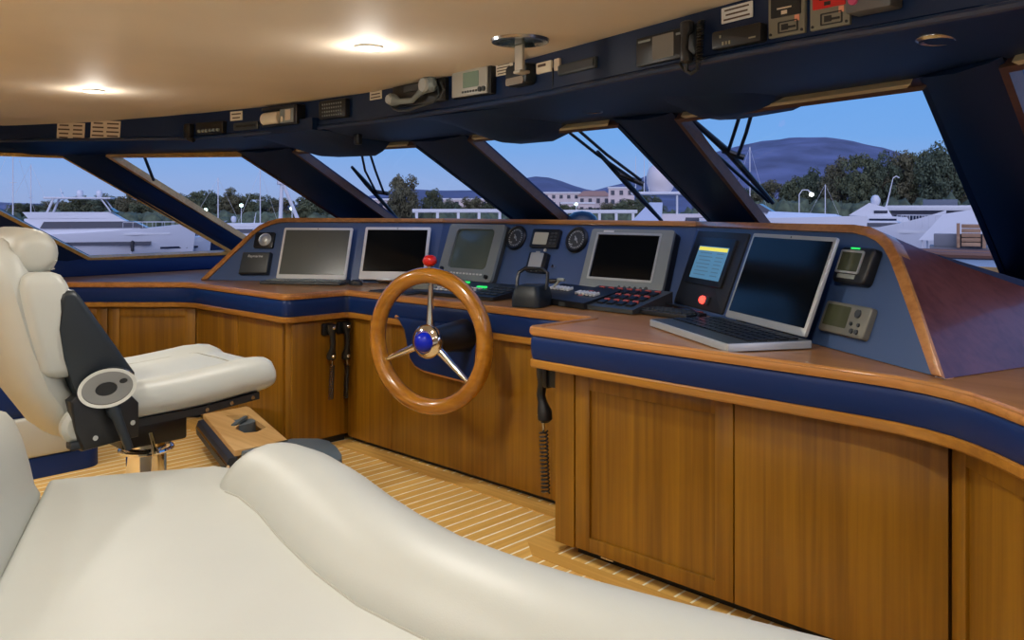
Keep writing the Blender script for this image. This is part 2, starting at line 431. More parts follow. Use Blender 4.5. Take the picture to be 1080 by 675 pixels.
# ------------------------------------------------------------------ helm console
EDGE = fillet([(-6.62, 1.48), (-5.46, 2.58), (-4.28, 2.58), (-4.26, 2.99), (-2.39, 2.99), (-2.41, 2.575), (-.78, 2.54), (.35, 1.45)], [0, .10, .07, .03, .03, .05, .22, 0], 5)
wt = root('console_worktop', 'glossy brown wooden console worktop with a padded navy edge, running wall to wall', 'worktop', T(-3.3, 2.9, .75))
b = B(); b.prism([(x, y) for x, y in EDGE] + [(.55, 1.75), (.3, 2.9), (-1.0, 4.0), (-2.3, 4.2), (-3.75, 4.25), (-5.3, 4.0), (-6.6, 3.6), (-6.575, 2.3), (-6.66, 1.5)], .89, .913)
part('worktop', b, 'top', wt, world=True)
b = B(); b.sweep(EDGE, [(-.05, .886), (-.036, .9195), (-.008, .9195), (-.002, .915), (.002, .903), (.001, .892), (-.004, .884)]); part('edge_moulding', b, 'rim', wt, world=True)
b = B(); b.sweep(EDGE, [(-.06, .888), (-.018, .888), (-.009, .878), (-.005, .86), (-.004, .835), (-.006, .805), (-.012, .786), (-.06, .780)]); part('padded_band', b, 'navy', wt, world=True)
b = B(); b.sweep(EDGE, [(-.07, .785), (-.008, .785), (-.003, .780), (-.002, .758), (-.006, .752), (-.03, .748), (-.07, .748)]); part('lower_moulding', b, 'cabx', wt, world=True)

def cab_body(pts, z0=.05, z1=.75):
    b = B(); b.prism(pts, z0, z1); return b
def door(parent, x0, x1, z0, z1, m, st=.07, rl=.055, name='door', flat=False):
    # framed door in the local plane y=0 facing -y
    b = B(); w, h = x1 - x0, z1 - z0; d = .018
    if flat:
        b.box(((x0 + x1) / 2, -d / 2, (z0 + z1) / 2), (w, d, h), .0015, m); o = part(name, b, 'cab', parent, world=True); return o
    b.box((x0 + st / 2, -d / 2, (z0 + z1) / 2), (st, d, h), .0015, m); b.box((x1 - st / 2, -d / 2, (z0 + z1) / 2), (st, d, h), .0015, m)
    b.box(((x0 + x1) / 2, -d / 2, z0 + rl / 2), (w - 2 * st, d, rl), .0015, m); b.box(((x0 + x1) / 2, -d / 2, z1 - rl / 2), (w - 2 * st, d, rl), .0015, m)
    o = part(name, b, 'cab', parent, world=True)
    b = B(); b.box(((x0 + x1) / 2, -.0035, (z0 + z1) / 2), (w - 2 * st + .004, .007, h - 2 * rl + .004), 0, m); part('door_panel', b, 'cab', o, world=True)
    return o
def kick(parent, path):
    b = B(); b.sweep(path, [(0, 0), (0, .052), (-.02, .052), (-.02, 0)]); part('toe_kick', b, 'black', parent, world=True)

# starboard cabinet
YS = 2.648
c = root('cabinet', 'teak cabinet below the open silver laptop, a framed door beside a plain panel', 'cabinet', T(-1.5, 3.0, 0))
part('body', cab_body([(-2.31, YS + .04), (-2.28, YS), (-.80, YS), (-.80, 3.5), (-2.31, 3.5)]), 'cab', c, world=True)
b = B(); b.prism([(-2.317, YS + .06), (-2.317, YS + .012), (-2.296, YS - .016), (-2.195, YS - .019), (-2.195, YS + .02)], .046, .75); part('corner_post', b, 'cab', c, world=True)
door(c, -2.187, -1.487, .05, .742, T(0, YS, 0))
door(c, -1.481, -.800, .05, .742, T(0, YS, 0), flat=True, name='side_panel')
b = B(); b.box((-2.03, YS - .012, .046), (.06, .012, .006)); part('hinge', b, 'steel', c, world=True)
kick(c, [(-2.23, YS + .05), (-.80, YS + .05)])
# starboard wing cabinet
q = frame((-.795, YS - .02, 0), (.7071, -.7071, 0), (.7071, .7071, 0), (0, 0, 1))
c = root('cabinet', 'teak cabinet angled aft beyond the plain panel, below the mahogany end hood', 'cabinet', q)
b = B(); b.prism([(.0, .02), (1.35, .02), (1.35, .42), (.3, .42), (0, .12)], .05, .75); part('body', b, 'cab', c)
WMq = WM[c]
def door_l(parent, x0, x1, z0, z1, **k): return door(parent, x0, x1, z0, z1, WM[parent] @ T(0, .02, 0), **k)
door_l(c, .006, .62, .05, .742); door_l(c, .626, 1.24, .05, .742)
b = B(); b.box((.7, .08, .026), (1.3, .02, .052)); part('toe_kick', b, 'black', c)
# steering cabinet
YC = 3.045
c = root('cabinet', 'plain teak cabinet front in the recess behind the steering wheel', 'cabinet', T(-3.3, 3.3, 0))
part('body', cab_body([(-4.31, YC), (-2.315, YC), (-2.315, 3.6), (-4.31, 3.6)], .022), 'cab', c, world=True)
for x0, x1 in ((-4.305, -3.88), (-3.876, -2.32)):
    door(c, x0, x1, .03, .745, T(0, YC, 0), flat=True, name='front_panel')
kick(c, [(-4.31, YC + .02), (-2.29, YC + .02)])
shield = [(-3.80, .80), (-3.735, .775), (-3.70, .74), (-3.685, .66), (-3.665, .58), (-3.62, .545), (-3.55, .528), (-3.20, .515), (-3.165, .53), (-3.15, .57), (-3.14, .74), (-3.10, .79), (-3.06, .80)]
m = frame((0, YC - .018, 0), (1, 0, 0), (0, 0, 1), (0, -1, 0))
b = B(); b.prism(shield, 0, .045, m, bev=.008); sh = part('steering_shield', b, 'navy', c, world=True, label='navy leather shield behind the steering wheel')
b = B(); b.tube([tuple(m @ Vector((x, z, .03))) for x, z in shield], .011, 8); part('edging', b, 'rim', sh, world=True)
# port cabinet
YP = 2.635
c = root('cabinet', 'plain teak cabinet behind the helm chair seat, carrying the pair of handsets', 'cabinet', T(-4.9, 3.0, 0))
part('body', cab_body([(-5.42, YP), (-4.36, YP), (-4.33, YP + .03), (-4.33, 3.5), (-5.42, 3.5)], .04), 'cab', c, world=True)
for x0, x1 in ((-5.415, -4.885), (-4.88, -4.365)): door(c, x0, x1, .05, .742, T(0, YP, 0), flat=True, name='front_panel')
b = B(); b.box((-4.322, 2.83, .395), (.016, .36, .69), .0015); part('return_panel', b, 'cab', c, world=True)
kick(c, [(-5.42, YP + .03), (-4.35, YP + .03), (-4.345, 3.03)])
# port wing cabinet
L_ = math.hypot(1.16, 1.10); u = (1.16 / L_, 1.10 / L_, 0)
q = frame((-6.575, 1.57, 0), u, (-u[1], u[0], 0), (0, 0, 1))
c = root('cabinet', 'teak cabinet with two framed doors below the side window, behind the helm chair', 'cabinet', q)
b = B(); b.prism([(.0, .02), (1.555, .02), (1.9, .45), (.7, .55), (.1, .12)], .05, .75); part('body', b, 'cab', c)
door_l(c, .36, .94, .05, .742); door_l(c, .95, 1.53, .05, .742)
b = B(); b.box((.78, .08, .026), (1.5, .02, .052)); part('toe_kick', b, 'black', c)

# ------------------------------------------------------------------ instrument dash
LEAN = (.15, .395); LT = math.hypot(*LEAN)
def panel_frame(o, a):
    a = Vector(a).normalized(); f = Vector((-a.y, a.x, 0))
    up = (f * LEAN[0] + Vector((0, 0, LEAN[1]))).normalized()
    return frame(o, a, up, a.cross(up))
PF = {'L': panel_frame((-4.25, 3.64, .915), (.8415, .54, 0)), 'C': panel_frame((-3.32, 3.64, .915), (1, 0, 0)), 'R': panel_frame((-2.39, 3.64, .915), (.8415, -.54, 0))}
def on(k, s, t, off=0): return PF[k] @ T(s, t, off)
ds = root('instrument_dash', 'long slate blue sloping instrument dash with a teak rim below the windscreens', 'dashboard', T(-3.32, 3.7, .915))
Lout = [(-1.65, 0), (-1.486, .178), (-1.40, .275), (-1.335, .348), (-1.285, .398), (-1.22, .430), (-1.15, .447), (-1.08, .452), (.048, .452)]
Lin = [(-1.602, 0), (-1.452, .172), (-1.368, .266), (-1.305, .336), (-1.258, .378), (-1.20, .404), (-1.14, .418), (-1.08, .4225), (.043, .4225)]
mir = lambda P: [(-x, y) for x, y in P][::-1]
Rout = [(-.048, .452), (1.25, .455), (1.345, .448), (1.42, .430), (1.478, .402), (1.535, .355), (1.62, .273), (1.72, .172), (1.884, 0)]
Rin = [(-.043, .4225), (1.25, .4245), (1.335, .419), (1.40, .403), (1.452, .378), (1.50, .336), (1.58, .259), (1.678, .162), (1.837, 0)]
for k, inner, outer, nm in (('L', Lin, Lout, 'port'), ('C', [(-.975, .4225), (.975, .4225)], [(-.978, .452), (.978, .452)], ''), ('R', Rin, Rout, '')):
    base = {'L': [(0, 0)], 'C': [(.93, 0), (-.93, 0)], 'R': [(0, 0)]}[k]
    b = B(); b.prism((inner + base) if k != 'R' else (inner + base), -.03, 0, PF[k], bev=.0)
    part('instrument_panel', b, 'dash', ds, world=True)
    b = B(); b.prism(inner + outer[::-1], -.035, .014, PF[k], bev=.005); part('rim', b, 'rim', ds, world=True)
# end hoods and the shelf behind the rim
def hood(pts, th):
    b = B(); n = len(pts); v = [Vector(p) for p in pts]; w = [p + Vector(th) for p in v]
    b._add(v + w, [tuple(range(n)), tuple(range(2 * n - 1, n - 1, -1))] + [(i, (i + 1) % n, n + (i + 1) % n, n + i) for i in range(n)])
    return b
Rw = [tuple(PF['R'] @ Vector((s, t, .002))) for s, t in Rout[2:]]
part('end_hood', hood(Rw + [(-.692, 2.988, .915), (-.60, 3.29, .915), (-.60, 3.68, 1.02), (-.796, 3.44, 1.124), (-.955, 3.238, 1.21), (-1.069, 3.109, 1.278)], (-.02, 0, -.02)), 'hood', ds, world=True, label='dark mahogany hood sloping away from the dash')
Lw = [tuple(PF['L'] @ Vector((s, t, .002))) for s, t in Lout[:7]]
part('end_hood', hood(Lw + [(-5.52, 3.3, 1.27), (-5.75, 3.6, 1.10), (-5.95, 3.8, 1.02), (-5.9, 3.3, .915)], (.02, 0, -.02)), 'hood', ds, world=True)
P_ = [PF['L'] @ Vector((-1.15, .43, -.02)), PF['L'] @ Vector((.045, .43, -.02)), PF['R'] @ Vector((-.045, .43, -.02)), PF['R'] @ Vector((1.32, .43, -.02))]
S1 = resample(P_, 30); S2 = resample([(-5.85, 3.95, 1.11), (-5.3, 4.13, 1.12), (-4.85, 4.2, 1.12), (-3.75, 4.39, 1.12), (-2.3, 4.30, 1.12), (-1.99, 4.24, 1.12), (-1.0, 4.08, 1.12), (-.62, 3.72, 1.06)], 30)
b = B(); b.loft([[a, c_, c_ - Vector((0, 0, .03)), a - Vector((0, 0, .03))] for a, c_ in zip(S1, S2)]); part('top_shelf', b, 'over', ds, world=True)
# ------------------------------------------------------------------ instruments on the dash
def dev(name, label, cat, k, s, t, rot=0, off=0, group=None):
    return root(name, label, cat, on(k, s, t, off) @ RZ(rot), group)
def ring2(outer, inner, z0, z1, b, m=I4):      # flat frame between two closed outlines with equal counts
    n = len(outer); f = []; v = [(x, y, z) for z in (z0, z1) for P in (outer, inner) for x, y in P]
    for i in range(n):
        j = (i + 1) % n
        f += [(i, j, n + j, n + i), (2*n+i, 3*n+i, 3*n+j, 2*n+j), (i, 2*n+i, 2*n+j, j), (n+i, n+j, 3*n+j, 3*n+i)]
    b._add(v, f, m); return b
def plate(w, h, r_, d, bev=.003, cx=0, cy=0, z0=0): 
    b = B(); b.prism(rr(w, h, r_, 4, cx, cy), z0, d, I4, bev); return b
def keys(b, x0, y0, nx, ny, dx, dy, w, h, z0, z1, bev=.0006):
    for i in range(nx):
        for j in range(ny): b.box((x0 + i * dx, y0 + j * dy, (z0 + z1) / 2), (w, h, z1 - z0), 0)
    return b

def key_parts(name, mat, parent, x0, y0, nx, ny, dx, dy, w, h, z0, z1, tf=I4):
    for i in range(nx):
        for j in range(ny):
            b = B(); b.box((x0 + i * dx, y0 + j * dy, (z0 + z1) / 2), (w, h, z1 - z0), min(w, h) * .12, tf, 1); part(name, b, mat, parent)

def laptop_screen(d, w, h, lid, off, bw=.017, bot=.03, screen='screen'):
    # lid standing on the local xy plane, lower edge at y=0
    b = B(); b.prism(rr(w, h, .010, 4, 0, h / 2), off, off + .012, I4, .002); l = part('lid', b, lid, d)
    b = B(); b.prism(rr(w - 2 * bw, h - bw - bot, .003, 2, 0, bot + (h - bw - bot) / 2), off + .0115, off + .0133); part('screen', b, screen, l)
    b = B(); b.cyl((0, h - bw / 2, off + .012), (0, h - bw / 2, off + .0132), .0035, seg=10); part('webcam', b, 'black', l)
    return l
def keyboard_base(d, m, w, dp, th, body, top, nx=15, ny=5, kc='black'):
    # slab from y=0 (back) to y=-dp (front) in the frame m
    b = B(); b.prism(rr(w, dp, .012, 4, 0, -dp / 2), 0, th, m, .004); base = part('keyboard_base', b, body, d)
    b = B(); b.prism(rr(w - .012, dp - .014, .008, 4, 0, -dp / 2), th - .0005, th + .0012, m); part('top_plate', b, top, base)
    kw = (w - .05) / nx; kh = (dp * .62) / ny
    b = B()
    for j in range(ny):
        for i in range(nx):
            x = -w / 2 + .025 + kw * (i + .5) + (.15 * kw * (j % 2)); y = -.035 - kh * (j + .5)
            b.box((x, y, th + .0035), (kw * .8, kh * .74, .006), 0, m)
    part('keys', b, kc, base)
    return base

# left panel
d = dev('loudspeaker', 'small square black loudspeaker with a round silver cone, above the grey instrument cover', 'speaker', 'L', -1.225, .287)
part('housing', plate(.145, .115, .012, .018), 'black', d)
b = B(); b.lathe([(.001, .030), (.018, .031), (.03, .026), (.041, .019), (.045, .020), (.047, .0178), (.0005, .0178)], 28, T(.006, .004, 0)); part('cone', b, 'silver', d)
d = dev('sun_cover', 'dark grey instrument cover with white lettering below the small round coned loudspeaker', 'cover', 'L', -1.255, .116)
b = B(); b.prism([(-.105, -.078), (.108, -.074), (.105, .076), (-.098, .076)], 0, .045, I4, .012, 3); part('cover', b, 'dgrey', d)
text('Raymarine', .026, 'white', d, T(.003, .045, .0452))
def laptop(label, k, s0, s1, h, off, tilt, sp, w_kb, dp, lid, body, top, th, name='laptop_computer', scr='screen', kc='black'):
    w = s1 - s0; d = root(name, label, 'laptop', on(k, (s0 + s1) / 2, .006))
    laptop_screen(d, w, h, lid, off, screen=scr)
    # keyboard frame: level with the worktop, back edge against the screen foot
    inv = WM[d].inverted(); o = WM[d] @ Vector((sp, 0, off + .004)); a = WM[d].to_3x3() @ Vector((1, 0, 0)); f = Vector((-a.y, a.x, 0))
    m = inv @ frame((o.x, o.y, .917), a, f, (0, 0, 1))
    keyboard_base(d, m, w_kb, dp, th, body, top, kc=kc)
    for x in (-.3, .3): b = B(); b.cyl((x * w - .03, .004, off), (x * w + .03, .004, off), .009, seg=10); part('hinge', b, 'dgrey', d)
    return d
laptop('silver laptop with grey glare painted on its screen, beside the grey instrument cover', 'L', -1.073, -.575, .362, .035, 0, 0.01, .56, .20, 'white', 'dgrey', 'black', .016, scr='glarescreen', kc='grey')
d = root('flat_monitor', 'white framed monitor with a black screen between pale laptop and radar set', 'monitor', on('L', -.258, .012))
l = laptop_screen(d, .458, .365, 'white', .03, .02, .055)
b = B(); b.box((0, -.004, .03), (.2, .014, .06), .004); part('foot', b, 'silver', d)
# radar on the centre panel
d = dev('radar_display', 'grey radar set with a curved picture tube beside the white framed monitor', 'display', 'C', -.592, .215)
part('housing', plate(.50, .37, .02, .035, .006), 'dgrey', d)
b = B(); ring2(rr(.50, .37, .02), rr(.345, .262, .03, 4, .002, .022), .03, .05, b); part('bezel', b, 'grey', d, label='grey bezel')
b = B()
g = []
for i in range(9):
    for j in range(9):
        x = (i / 8 - .5) * .352; y = (j / 8 - .5) * .268; g.append((x + .002, y + .022, .034 + .012 * (1 - (x / .19) ** 2) * (1 - (y / .15) ** 2)))
b._add(g, [(i*9+j, (i+1)*9+j, (i+1)*9+j+1, i*9+j+1) for i in range(8) for j in range(8)]); part('picture_tube', b, 'crt', d)
b = B(); keys(b, -.15, -.142, 11, 1, .03, .02, .018, .010, .048, .054); part('key_row', b, 'white', d)
for x, y in ((-.21, -.15), (.205, -.155), (-.21, -.12)): b = B(); b.cyl((x, y, .045), (x, y, .066), .014, .012, 14); part('knob', b, 'black', d)
# gauges
def gauge(label, s):
    d = dev('round_gauge', label, 'gauge', 'C', s, .332, group=None)
    b = B(); b.lathe([(.0005, 0), (.076, 0), (.078, .012), (.070, .022), (.062, .020), (.060, .012), (.0005, .012)], 36); part('bezel', b, 'black', d)
    b = B(); b.lathe([(.0005, .0122), (.059, .0122), (.059, .0135), (.0005, .0135)], 32); f = part('dial', b, 'dgrey', d)
    b = B()
    for k in range(24):
        a = 2 * math.pi * k / 24; b.box((0, .050, .0142), (.004 if k % 2 else .007, .010, .001), 0, RZ(math.degrees(a)))
    b.box((0, 0, .0142), (.006, .05, .0012), 0, RZ(35)); b.box((-.03, -.03, .0142), (.02, .006, .001)); part('scale_marks', b, 'silver', f)
    b = B(); b.cyl((0, 0, .0135), (0, 0, .020), .008, seg=14); part('pointer_cap', b, 'silver', f)
gauge('round black gauge with pale marks close beside the radar set', -.266)
gauge('round black gauge with pale marks close beside the big grey monitor', .211)
d = dev('navigation_display', 'small black instrument with a lit cream screen, between the two round gauges', 'display', 'C', -.022, .330)
part('housing', plate(.215, .115, .012, .024), 'black', d)
b = B(); b.prism(rr(.11, .075, .004, 2, -.03, -.002), .0235, .0255); part('screen', b, plain('cream lit display', (.52, .52, .40), .2), d)
key_parts('key', 'dgrey', d, .055, -.03, 2, 4, .026, .02, .02, .012, .023, .028)
d = dev('remote_control_box', 'small silver faced control box below the instrument between the gauges', 'control', 'C', -.035, .18)
part('housing', plate(.145, .12, .012, .03), 'black', d)
b = B(); b.prism(rr(.10, .09, .006, 3, -.004, .012), .0295, .033); b.box((-.004, .060, .031), (.03, .012, .004)); part('face_plate', b, 'silver', d)
for x in (-.02, .02): b = B(); b.cyl((x, -.05, .028), (x, -.05, .034), .007, seg=12); part('button', b, 'grey', d)
b = B(); b.lathe([(.0005, 0), (.012, 0), (.012, .012), (.008, .022), (.0005, .022)], 14); single('toggle_knob', b, 'chrome', 'tiny bright knob on the dash beside the silver faced control box', 'knob', on('C', .09, .165))
b = B(); b.lathe([(.0005, 0), (.009, 0), (.010, .010), (.0005, .012)], 12); single('indicator_lamp', b, 'white', 'tiny white indicator on the dash just above the silver faced control box', 'lamp', on('C', -.01, .262))
# big monitor
d = dev('flat_monitor', 'big grey flat monitor with a black screen between gauge and alarm panel', 'monitor', 'C', .622, .205)
part('back_case', plate(.535, .345, .02, .05, .006), 'black', d)
b = B(); ring2(rr(.535, .352, .016), rr(.405, .245, .004, 4, -.015, .022), .048, .066, b); part('bezel', b, 'grey', d, label='grey bezel')
b = B(); ring2(rr(.425, .265, .006, 4, -.015, .022), rr(.402, .242, .004, 4, -.015, .022), .060, .0685, b); part('bezel_rim', b, 'silver', d)
b = B(); b.prism(rr(.41, .25, .004, 3, -.015, .022), .05, .058); part('screen', b, 'screen', d)
for k in range(6): b = B(); b.cyl((.0 + k * .034, -.145, .065), (.0 + k * .034, -.145, .069), .008 if k < 5 else .012, seg=12); part('button', b, 'dgrey', d)
b = B(); b.box((-.15, .162, .0665), (.07, .010, .001)); part('name_strip', b, 'white', d)
# alarm panel (right panel)
d = dev('alarm_panel', 'black alarm panel with a lit blue and yellow screen and a red lamp', 'panel', 'R', .262, .21)
b = B(); b.prism(rr(.515, .382, .01), 0, .010, I4, .003); part('back_plate', b, plain('matt black panel', (.018, .019, .021), .5), d)
b = B(); b.prism(rr(.385, .235, .008, 4, -.008, .038), .0095, .022, I4, .003); f = part('screen_housing', b, 'black', d)
b = B(); b.prism(rr(.305, .162, .003, 2, -.002, .030), .0215, .0232); s_ = part('screen', b, 'lit', f)
b = B(); b.box((-.002, .098, .0236), (.29, .018, .001)); part('title_bar', b, 'lit2', f)
b = B()
for r_ in range(7):
    b.box((-.06 + .004 * (r_ % 3), .077 - r_ * .018, .0236), (.12 + .02 * (r_ % 2), .0042, .0008)); b.box((.085, .077 - r_ * .018, .0236), (.07, .0042, .0008))
part('text_lines', b, 'lit3', f)
b = B(); b.lathe([(.0005, .03), (.012, .028), (.018, .022), (.020, .009), (.0005, .009)], 18, T(.045, -.147, 0)); part('warning_lamp', b, 'glow_red', d)
b = B(); b.box((.10, -.147, .016), (.022, .04, .014), .002); part('switch', b, 'dgrey', d)
# right laptop
laptop('silver laptop with a dark screen, its keyboard open on the worktop', 'R', .690, 1.282, .375, .07, 0, .0, .68, .33, 'silver', 'silver', 'dgrey', .026)
# two small instruments at the right end
d = dev('autopilot_display', 'black instrument with a green lit strip, above the silver grey plotter', 'display', 'R', 1.345, .300)
b = B(); b.prism(rr(.185, .135, .02), 0, .035, I4, .008, 3); part('housing', b, 'black', d)
b = B(); b.prism(rr(.128, .082, .006, 3, -.014, .008), .034, .038); ring2(rr(.13, .085, .006, 3, -.014, .008), rr(.115, .07, .004, 3, -.014, .008), .037, .041, b); part('screen_frame', b, 'silver', d)
b = B(); b.prism(rr(.114, .068, .003, 3, -.014, .008), .036, .0392); part('screen', b, 'lcdoff', d)
b = B(); b.box((-.01, .059, .034), (.05, .006, .005)); part('status_lamp', b, 'glow_green', d)
b = B(); b.box((-.014, -.045, .035), (.10, .016, .004), .001); part('button', b, 'grey', d)
d = dev('gps_receiver', 'silver grey plotter with a dull screen and round keys beside the dark laptop', 'display', 'R', 1.38, .107)
b = B(); b.prism(rr(.255, .112, .012), 0, .024, I4, .006, 3); part('housing', b, plain('warm grey plastic', (.20, .20, .17), .4, metal=.2), d)
b = B(); b.prism(rr(.132, .076, .004, 3, -.043, .006), .0235, .0252); part('screen', b, 'lcdoff', d)
for x, y, r_ in ((.068, .026, .016), (.048, -.012, .007), (.088, -.012, .007), (.062, -.036, .009), (.088, -.036, .009)): b = B(); b.cyl((x, y, .023), (x, y, .029), r_, r_ * .9, 16); part('key', b, 'dgrey', d)

# ------------------------------------------------------------------ loose gear on the worktop
ZW = .9165
b = B(); b.loft([[(x * s_, y * s_, z) for x, y in circ(.045, 16, .028)] for s_, z in ((1, 0), (1.02, .012), (.85, .026), (.45, .034))]); ms = single('computer_mouse', b, 'black', 'black computer mouse on the worktop between the laptop and the white framed monitor', 'mouse', T(-4.52, 3.24, ZW) @ RZ(35))
d = root('chart_folder', 'flat black folder lying on the worktop in front of the white framed monitor', 'folder', T(-3.95, 3.14, ZW) @ RZ(8))
b = B(); b.prism(rr(.30, .22, .008), 0, .008, I4, .002); part('cover', b, 'dgrey', d)
b = B(); b.prism(rr(.28, .205, .003), .008, .011); part('sheet', b, 'black', d)
d = root('radar_control_unit', 'low control unit with white keys and a green lamp below the radar', 'control unit', T(-3.50, 3.33, ZW) @ RZ(4))
b = B(); b.loft([[(-.28, -.17, 0), (.28, -.17, 0), (.28, -.17, .018), (-.28, -.17, .018)], [(-.28, .17, 0), (.28, .17, 0), (.28, .17, .055), (-.28, .17, .055)]]); part('case', b, 'black', d)
tl = Matrix.Translation((0, 0, .0375)) @ RX(6.2)
key_parts('white_key', 'white', d, -.23, -.11, 9, 3, .034, .05, .024, .014, 0, .008, tl)
key_parts('dark_key', 'dgrey', d, .10, -.11, 4, 4, .045, .06, .034, .03, 0, .006, tl)
key_parts('status_lamp', 'glow_green', d, .02, .03, 1, 1, 0, 0, .07, .022, .0, .009, tl); key_parts('status_lamp', 'glow_green', d, -.19, .12, 1, 1, 0, 0, .06, .02, .0, .009, tl)
d = root('switch_box', 'small silver grey switch box below the white framed monitor', 'control unit', T(-3.93, 3.40, ZW) @ RZ(12))
b = B(); b.box((0, 0, .025), (.26, .12, .05), .006); part('case', b, 'grey', d)
key_parts('switch', 'black', d, -.09, -.02, 5, 1, .045, .03, .022, .03, .048, .056)
# throttle
d = root('engine_throttle', 'dark engine control with a tall bent lever on the worktop', 'throttle', T(-2.92, 3.17, ZW) @ RZ(20) @ Matrix.Diagonal((.78, .78, .82, 1)))
b = B(); b.loft([[(x * s_, y * s_, z) for x, y in rr(.20, .26, .04)] for s_, z in ((1, 0), (1, .05), (.90, .10), (.76, .125))]); part('housing', b, 'soft', d)
b = B(); b.tube([(-.10, -.02, .09), (-.105, .0, .16), (-.10, .02, .20), (-.06, .03, .225), (.06, .03, .222), (.10, .02, .20), (.105, 0, .15), (.10, -.01, .10)], .012, 10); part('lever', b, 'black', d)
b = B(); b.cyl((.115, .02, .15), (.165, .02, .155), .016, .013, 14); b.ball((.17, .02, .155), .016); part('side_knob', b, 'black', d)
b = B(); b.box((.20, .0, .165), (.05, .03, .02), .006); b.cyl((.15, 0, .12), (.19, 0, .16), .008); part('trim_switch', b, 'grey', d)
# push button panel
d = root('push_button_panel', 'black panel with two short rows of white push buttons beside the throttle', 'control panel', T(-2.83, 3.38, ZW) @ RZ(-12))
b = B(); b.loft([[(-.24, -.12, 0), (.24, -.12, 0), (.24, -.12, .03), (-.24, -.12, .03)], [(-.24, .12, 0), (.24, .12, 0), (.24, .12, .08), (-.24, .12, .08)]]); part('case', b, 'black', d)
tb = T(0, 0, .055) @ RX(11.8)
key_parts('push_button', 'white', d, -.20, .03, 6, 1, .028, .03, .014, .04, 0, .014, tb); key_parts('push_button', 'white', d, .05, .0, 6, 1, .028, .03, .014, .04, 0, .014, tb)
# relay key strip with red marks
d = root('intercom_keypad', 'long dark keypad dotted with red keys below the big grey monitor', 'keypad', T(-2.56, 3.38, ZW) @ RZ(-4))
b = B(); b.loft([[(-.24, -.15, 0), (.24, -.15, 0), (.24, -.15, .02), (-.24, -.15, .02)], [(-.24, .15, 0), (.24, .15, 0), (.24, .15, .085), (-.24, .15, .085)]]); part('case', b, 'dgrey', d)
tk = T(0, 0, .0525) @ RX(12.2)
key_parts('dark_key', 'black', d, -.18, -.09, 7, 3, .06, .085, .044, .05, 0, .009, tk)
M['redkey'] = plain('dull red key', (.55, .10, .08), .4)
key_parts('red_key', 'redkey', d, -.18, -.055, 7, 3, .06, .085, .032, .014, 0, .010, tk)
d = root('computer_keyboard', 'narrow black keyboard between the red dotted keypad and the alarm panel', 'keyboard', T(-2.24, 3.32, ZW) @ RZ(-10))
b = B(); b.prism(rr(.42, .14, .01), 0, .02, I4, .004); part('case', b, 'black', d)
b = B(); keys(b, -.185, -.045, 14, 4, .0285, .03, .022, .022, .02, .026); part('keys', b, 'dgrey', d)
b = B(); b.tube([(-2.62, 3.49, ZW + .05), (-2.45, 3.50, ZW + .045), (-2.30, 3.46, ZW + .03), (-2.12, 3.36, ZW + .035), (-2.02, 3.28, ZW + .02), (-2.0, 3.22, ZW + .006), (-1.95, 3.16, ZW + .006)], .006, 8); single('data_cable', b, 'black', 'thin black cable running on the worktop below the big grey monitor', 'cable', T(-2.3, 3.4, ZW), world=True)

# ------------------------------------------------------------------ steering wheel
wm = T(-3.20, 2.73, .755) @ RZ(14)
d = root('steering_wheel', 'varnished wooden steering wheel with three chrome spokes and a blue hub cap', 'steering wheel', wm)
Rw_, rt = .322, .042
b = B()
rings = []
for i in range(64):
    a = 2 * math.pi * i / 64
    rings.append([((Rw_ + rt * .95 * math.cos(t)) * math.cos(a), rt * 1.05 * math.sin(t), (Rw_ + rt * .95 * math.cos(t)) * math.sin(a)) for t in [2 * math.pi * k / 16 for k in range(16)]])
b.loft(rings + [rings[0]], caps=False); part('wheel_rim', b, 'wheel', d)
for ang in (88, 203, 322):
    a = R(ang); c_, s_ = math.cos(a), math.sin(a)
    b = B(); b.tube([(c_ * .05, .005, s_ * .05), (c_ * .12, .004, s_ * .12), (c_ * .27, .0, s_ * .27), (c_ * .298, 0, s_ * .298)], [.022, .019, .0125, .012], 14); sp_ = part('spoke', b, 'chrome', d)
    b = B(); b.lathe([(.0005, 0), (.020, 0), (.018, .008), (.0005, .008)], 14, frame((c_ * .288, 0, s_ * .288), (-s_, 0, c_), (0, 1, 0), (c_, 0, s_))); part('spoke_ferrule', b, 'wheel', sp_)
hub = frame((0, 0, 0), (1, 0, 0), (0, 0, 1), (0, -1, 0))
b = B(); b.lathe([(.0005, -.02), (.070, -.02), (.082, .0), (.084, .025), (.074, .040), (.056, .050), (.052, .046), (.0005, .044)], 36, hub); part('hub', b, 'chrome', d)
b = B(); b.lathe([(.0005, .084), (.018, .081), (.034, .072), (.046, .058), (.050, .045), (.0005, .045)], 30, hub); part('hub_cap', b, 'blue', d)
b = B(); b.cyl((0, .02, 0), (.045, .245, -.0), .060, .085, 28); part('column', b, 'black', d)
b = B(); b.cyl((0.0, .004, .345), (0.0, .004, .385), .012, seg=12); kn = part('king_spoke_peg', b, 'chrome', d)
b = B(); b.ball((0.0, .004, .394), (.036, .036, .030)); part('peg_ball', b, 'red', kn, label='red ball on top of the wheel')

